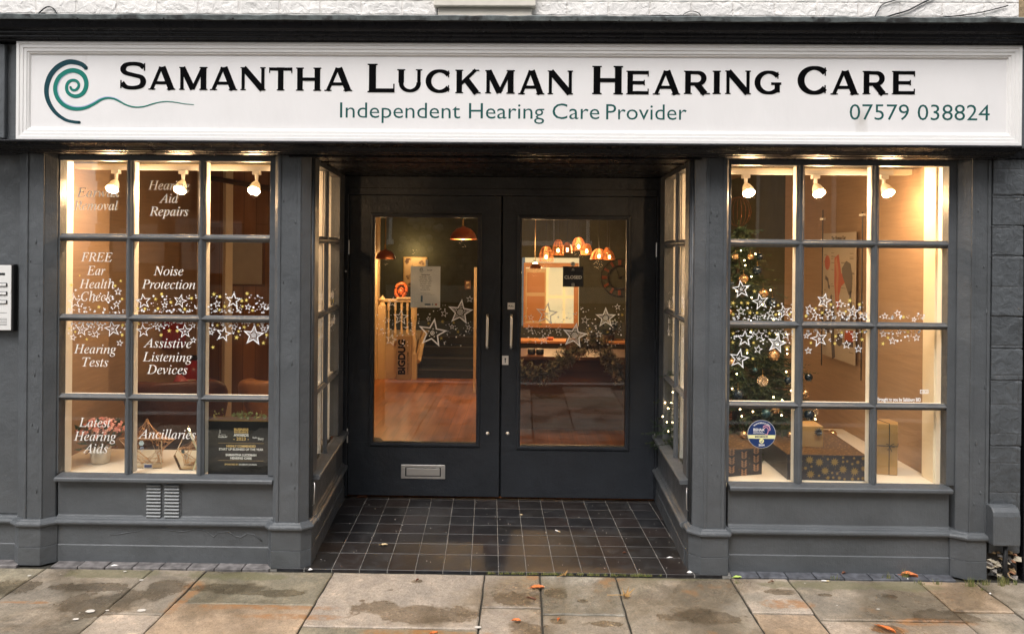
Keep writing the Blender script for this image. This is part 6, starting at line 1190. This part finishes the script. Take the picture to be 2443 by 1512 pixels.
leaf(1268,1428,.05,.014,-.5,BR,'thin rolled red brown leaf in the dark damp patch',.3)
leaf(2170,1374.5,.082,.045,-.3,OR,'orange leaf standing against the base of the right window',1.0)
leaf(1759,1378,.048,.026,.1,LM,'lime green leaf beside the third pilaster base',.3)
leaf(2115,1501,.085,.026,-.9,OR,'long orange leaf at the bottom edge of the picture',.5)
leaf(1842,1390,.03,.03,.4,BR,'dark red crumpled leaf scrap in front of the right window',.6,maple=True)
leaf(2013,1368,.024,.018,.4,BR,'tiny dark red leaf on the edging tiles',.4)
leaf(1978,1361,.02,.010,.1,OR,'tiny orange leaf fragment on the edging tiles',.3)
leaf(864,1186.7,.06,.02,.1,BR,'red brown leaf under the left door leaf',.5,z=.008); leaf(1053,1187.5,.03,.012,.2,BR,'small brown leaf under the middle of the left door',.3,z=.008)
leaf(996,1384,.022,.013,1.0,BR,'small brown leaf in the wet ring on the broad slab',.3); leaf(1490+0,1305+14,.02,.012,.2,BR,'tiny brown leaf on the porch tiles toward the right',.3,z=.008)
leaf(916,1300,.045,.024,.1,PLf,'bleached cream leaf on the porch tiles at the left',.2,z=.008); leaf(1035,1511,.04,.02,.4,OR,'orange leaf cut by the bottom edge of the picture',.3)
p=W(1243,1227,Z=.01); 
def scrap(u,v,L,wd,rot,label,z=.007,mat=None,cat='litter',name='litter_scrap',h=.006):
    p=W(u,v,Z=z); c,s_=math.cos(rot),math.sin(rot); mb=MB(lambda x,y,q:(p.x+x*c-y*s_,p.y+x*s_+y*c,z+q)); n=7; rn=random.Random(int(u)); vs=[]
    for i in range(n): a_=i*2*PI/n; k=rn.uniform(.6,1.0); vs.append((L/2*k*math.cos(a_),wd/2*k*math.sin(a_),0))
    mb.add(vs+[(0,0,h)],[(i,(i+1)%n,n) for i in range(n)]+[tuple(range(n))]); o=mb.build(name,mat or PAPER); tag(o,label,cat)
scrap(1243,1227,.03,.012,.1,'tiny white feather like scrap on the dark porch tiles',mat=PLf); scrap(1597,1329,.05,.010,.2,'crumpled white wrapper strip at the right of the porch tiles'); scrap(1645,1365,.045,.022,0,'white paper scrap at the foot of the third pilaster',z=.004,h=.012); scrap(2172-6,1395-15,.01,.01,0,'tiny pale stone chip by the right window base'); 
scrap(272,1348,.05,.016,.3,'white paper scrap on the edging tiles by the left pilaster',z=.005); scrap(740,1358,.035,.018,.4,'pale paper scrap at the foot of the second pilaster',z=.005,h=.01); scrap(2362,1415,.02,.012,.3,'small white scrap on the joint at the right',z=.003)
def butt(u,v,rot,label,z=.008):
    p=W(u,v,Z=z); e=E('cigarette_butt',(p.x,p.y,z),label,'cigarette butt',rz=rot,local=True); mb=MB(); mb.tube([(-.018,0,.0035),(.006,0,.0035)],.0036,8); mb.build('paper',PAPER,e); mb=MB(); mb.tube([(.0062,0,.0035),(.022,0,.0035)],.0037,8); mb.build('filter',PLf,e)
butt(1330,1267,-.8,'white cigarette butt lying on the porch tiles'); butt(1968,1386,-.1,'cigarette butt on the slab edge before the right window',.004)
# crumbs on the tiles
mb=MB(); rn=random.Random(77)
for k in range(120):
    x,y=rn.uniform(-1.15,.92),rn.uniform(.02,1.12); s_=rn.uniform(.0012,.0034); mb.add([(x-s_,y,.0072),(x,y-s_,.0072),(x+s_,y,.0072),(x,y+s_,.0072),(x,y,.0072+s_)],[(0,1,4),(1,2,4),(2,3,4),(3,0,4)])
o=mb.build('grit',M('pale grit',(.55,.5,.45),.9)); tag(o,'pale crumbs and grit scattered on the porch tiles','grit',kind='stuff')
# grass and moss in the joints
mb=MB(); rn=random.Random(12)
def tuft(x,y,n,h,sp):
    for k in range(n):
        a_=rn.uniform(0,2*PI); bx_,by_=x+rn.gauss(0,sp),y+rn.gauss(0,.004); hh=h*rn.uniform(.4,1.1); dx,dy=math.cos(a_)*hh*.5,math.sin(a_)*hh*.4; w_=.0012; mb.cm=rn.randrange(2)
        mb.add([(bx_-w_,by_,-.002),(bx_+w_,by_,-.002),(bx_+dx*.4+w_*.7,by_+dy*.4,hh*.7),(bx_+dx*.4-w_*.7,by_+dy*.4,hh*.7),(bx_+dx,by_+dy,hh)],[(0,1,2,3),(3,2,4)])
for k in range(75): tuft(rn.uniform(-.19,.78),-.012+rn.uniform(-.004,.006),10,.012,.006)
for u,v,n_,h in ((1990,1381,12,.03),(2120,1381,14,.04),(2158,1378,26,.05),(2235,1393,14,.03),(2318,1398,40,.05),(2350,1395,24,.04),(2390,1397,24,.05),(2400,1393,24,.05),(2425,1394,14,.03),(1755,1390,8,.02),(2200,1394,12,.02),(2190,1390,12,.02),(2345,1407,10,.02)):
    p=W(u,v,Z=0); tuft(p.x,p.y,n_,h,.012)
o=mb.build('grass',[M('grass blade',(.10,.13,.03),.6),M('dry grass blade',(.24,.22,.08),.6)]); tag(o,'thin grass and moss growing in the joint between tiles and slabs','grass',kind='stuff')
# ================================================================== across the street (seen only as reflections in the glass)
STN=brickmat('brown rubble stone',(.13,.10,.075),(.06,.048,.036),.42,.20,sc_=2,var=.3,bump=.8,noise_b=.8,rough=.9)
ob=E('stone_building',(1,-13,0),'old brown stone building on the other side of the street','building'); mb=MB(); YO=-12.1
wins=[(-5.0,-3.3),(-.15,1.65),(5.0,7.0)]; zl,zh=2.0,3.6; xs=-9.3
for a_,b__ in wins: mb.box(xs,a_,-14,YO,-.02,11.5); mb.box(a_,b__,-14,YO,-.02,zl); mb.box(a_,b__,-14,YO,zh,11.5); xs=b__
mb.box(xs,14,-14,YO,-.02,11.5); mb.build('wall',STN,ob)
mb=MB(); k=0; z=0
while z<11.4: h=.30; mb.box(-9.42 if k%2 else -9.38,-8.9 if k%2 else -9.05,-12.2,YO+.04,z,z+h-.02); z+=h; k+=1
mb.build('quoins',M('lighter dressed stone',(.28,.24,.18),.9,var=.3,vs=6,bump=.8,bs=10),ob)
mb=MB(); mb.box(-9.3,14,YO,YO+.06,.45,.85); mb.box(-9.3,14,YO,YO+.10,4.1,4.3); mb.build('string_course',bpy.data.materials['lighter dressed stone'],ob)
CUR=M('grey curtain',(.20,.22,.25),.9,var=.25,vs=1,stretch=(22,1,.5))
for a_,b__ in wins:
    mb=MB(); mb.box(a_,b__,YO-.25,YO-.2,zl,zh); wf=mb.build('window',CUR,ob); mb=MB(); mb.box(a_-.05,b__+.05,YO-.08,YO+.08,zl-.12,zl-.001); mb.box(a_,a_+.08,YO-.1,YO-.02,zl,zh); mb.box(b__-.08,b__,YO-.1,YO-.02,zl,zh); n=4 if b__-a_>2 else 2
    for i in range(1,n): x=a_+(b__-a_)*i/n; mb.box(x-.02,x+.02,YO-.1,YO-.03,zl,zh)
    mb.build('window_frame',M('white sash paint',(.75,.75,.72),.5) if 'white sash paint' not in bpy.data.materials else bpy.data.materials['white sash paint'],wf)
for x_,z_ in ((-2.5,2.45),(-2.7,1.9),(3.4,2.6)):
    mb=MB(); rn=random.Random(int(z_*10))
    for k in range(24): mb.ball((x_+rn.uniform(-.4,.4),YO+.02,z_+rn.uniform(-.22,.22)),rn.uniform(.05,.11),8,5)
    mb.build('carved_panel',bpy.data.materials['lighter dressed stone'],ob,smooth=True)
for nm,x_,wd_,hh_,lines,lb in (('event_banner',-7.0,1.15,1.3,(('CHRISTMAS',.35,.9,.16),('ON THE',.10,.35,.08),('SQUARE',-.25,.8,.24)),'pale CHRISTMAS ON THE SQUARE banner on the stone building opposite'),('fair_banner',-8.4,.85,1.05,(('Gift',.25,.35,.13),('Fayre',.03,.5,.13),('22nd November -',-.17,.6,.06),('17th December',-.28,.55,.06)),'pale Gift Fayre banner on the stone building opposite')):
    e=E(nm,(x_,YO+.11,1.75),lb,'banner'); mb=MB(); mb.box(x_-wd_/2,x_+wd_/2,YO+.105,YO+.12,1.75-hh_/2,1.75+hh_/2); mb.build('board',M('cream banner',(.45,.41,.34),.8) if 'cream banner' not in bpy.data.materials else bpy.data.materials['cream banner'],e)
    for b_,dz,w_,cp_ in lines: text(b_,(x_,YO+.1205,1.75+dz),w_,cp_,M('rust print',(.20,.08,.04),.8) if 'rust print' not in bpy.data.materials else bpy.data.materials['rust print'],e,'serif',xd=(-1,0,0),centre=True)
# empties keep no helper flags
for o in sc.objects:
    if '_local' in o: del o['_local']
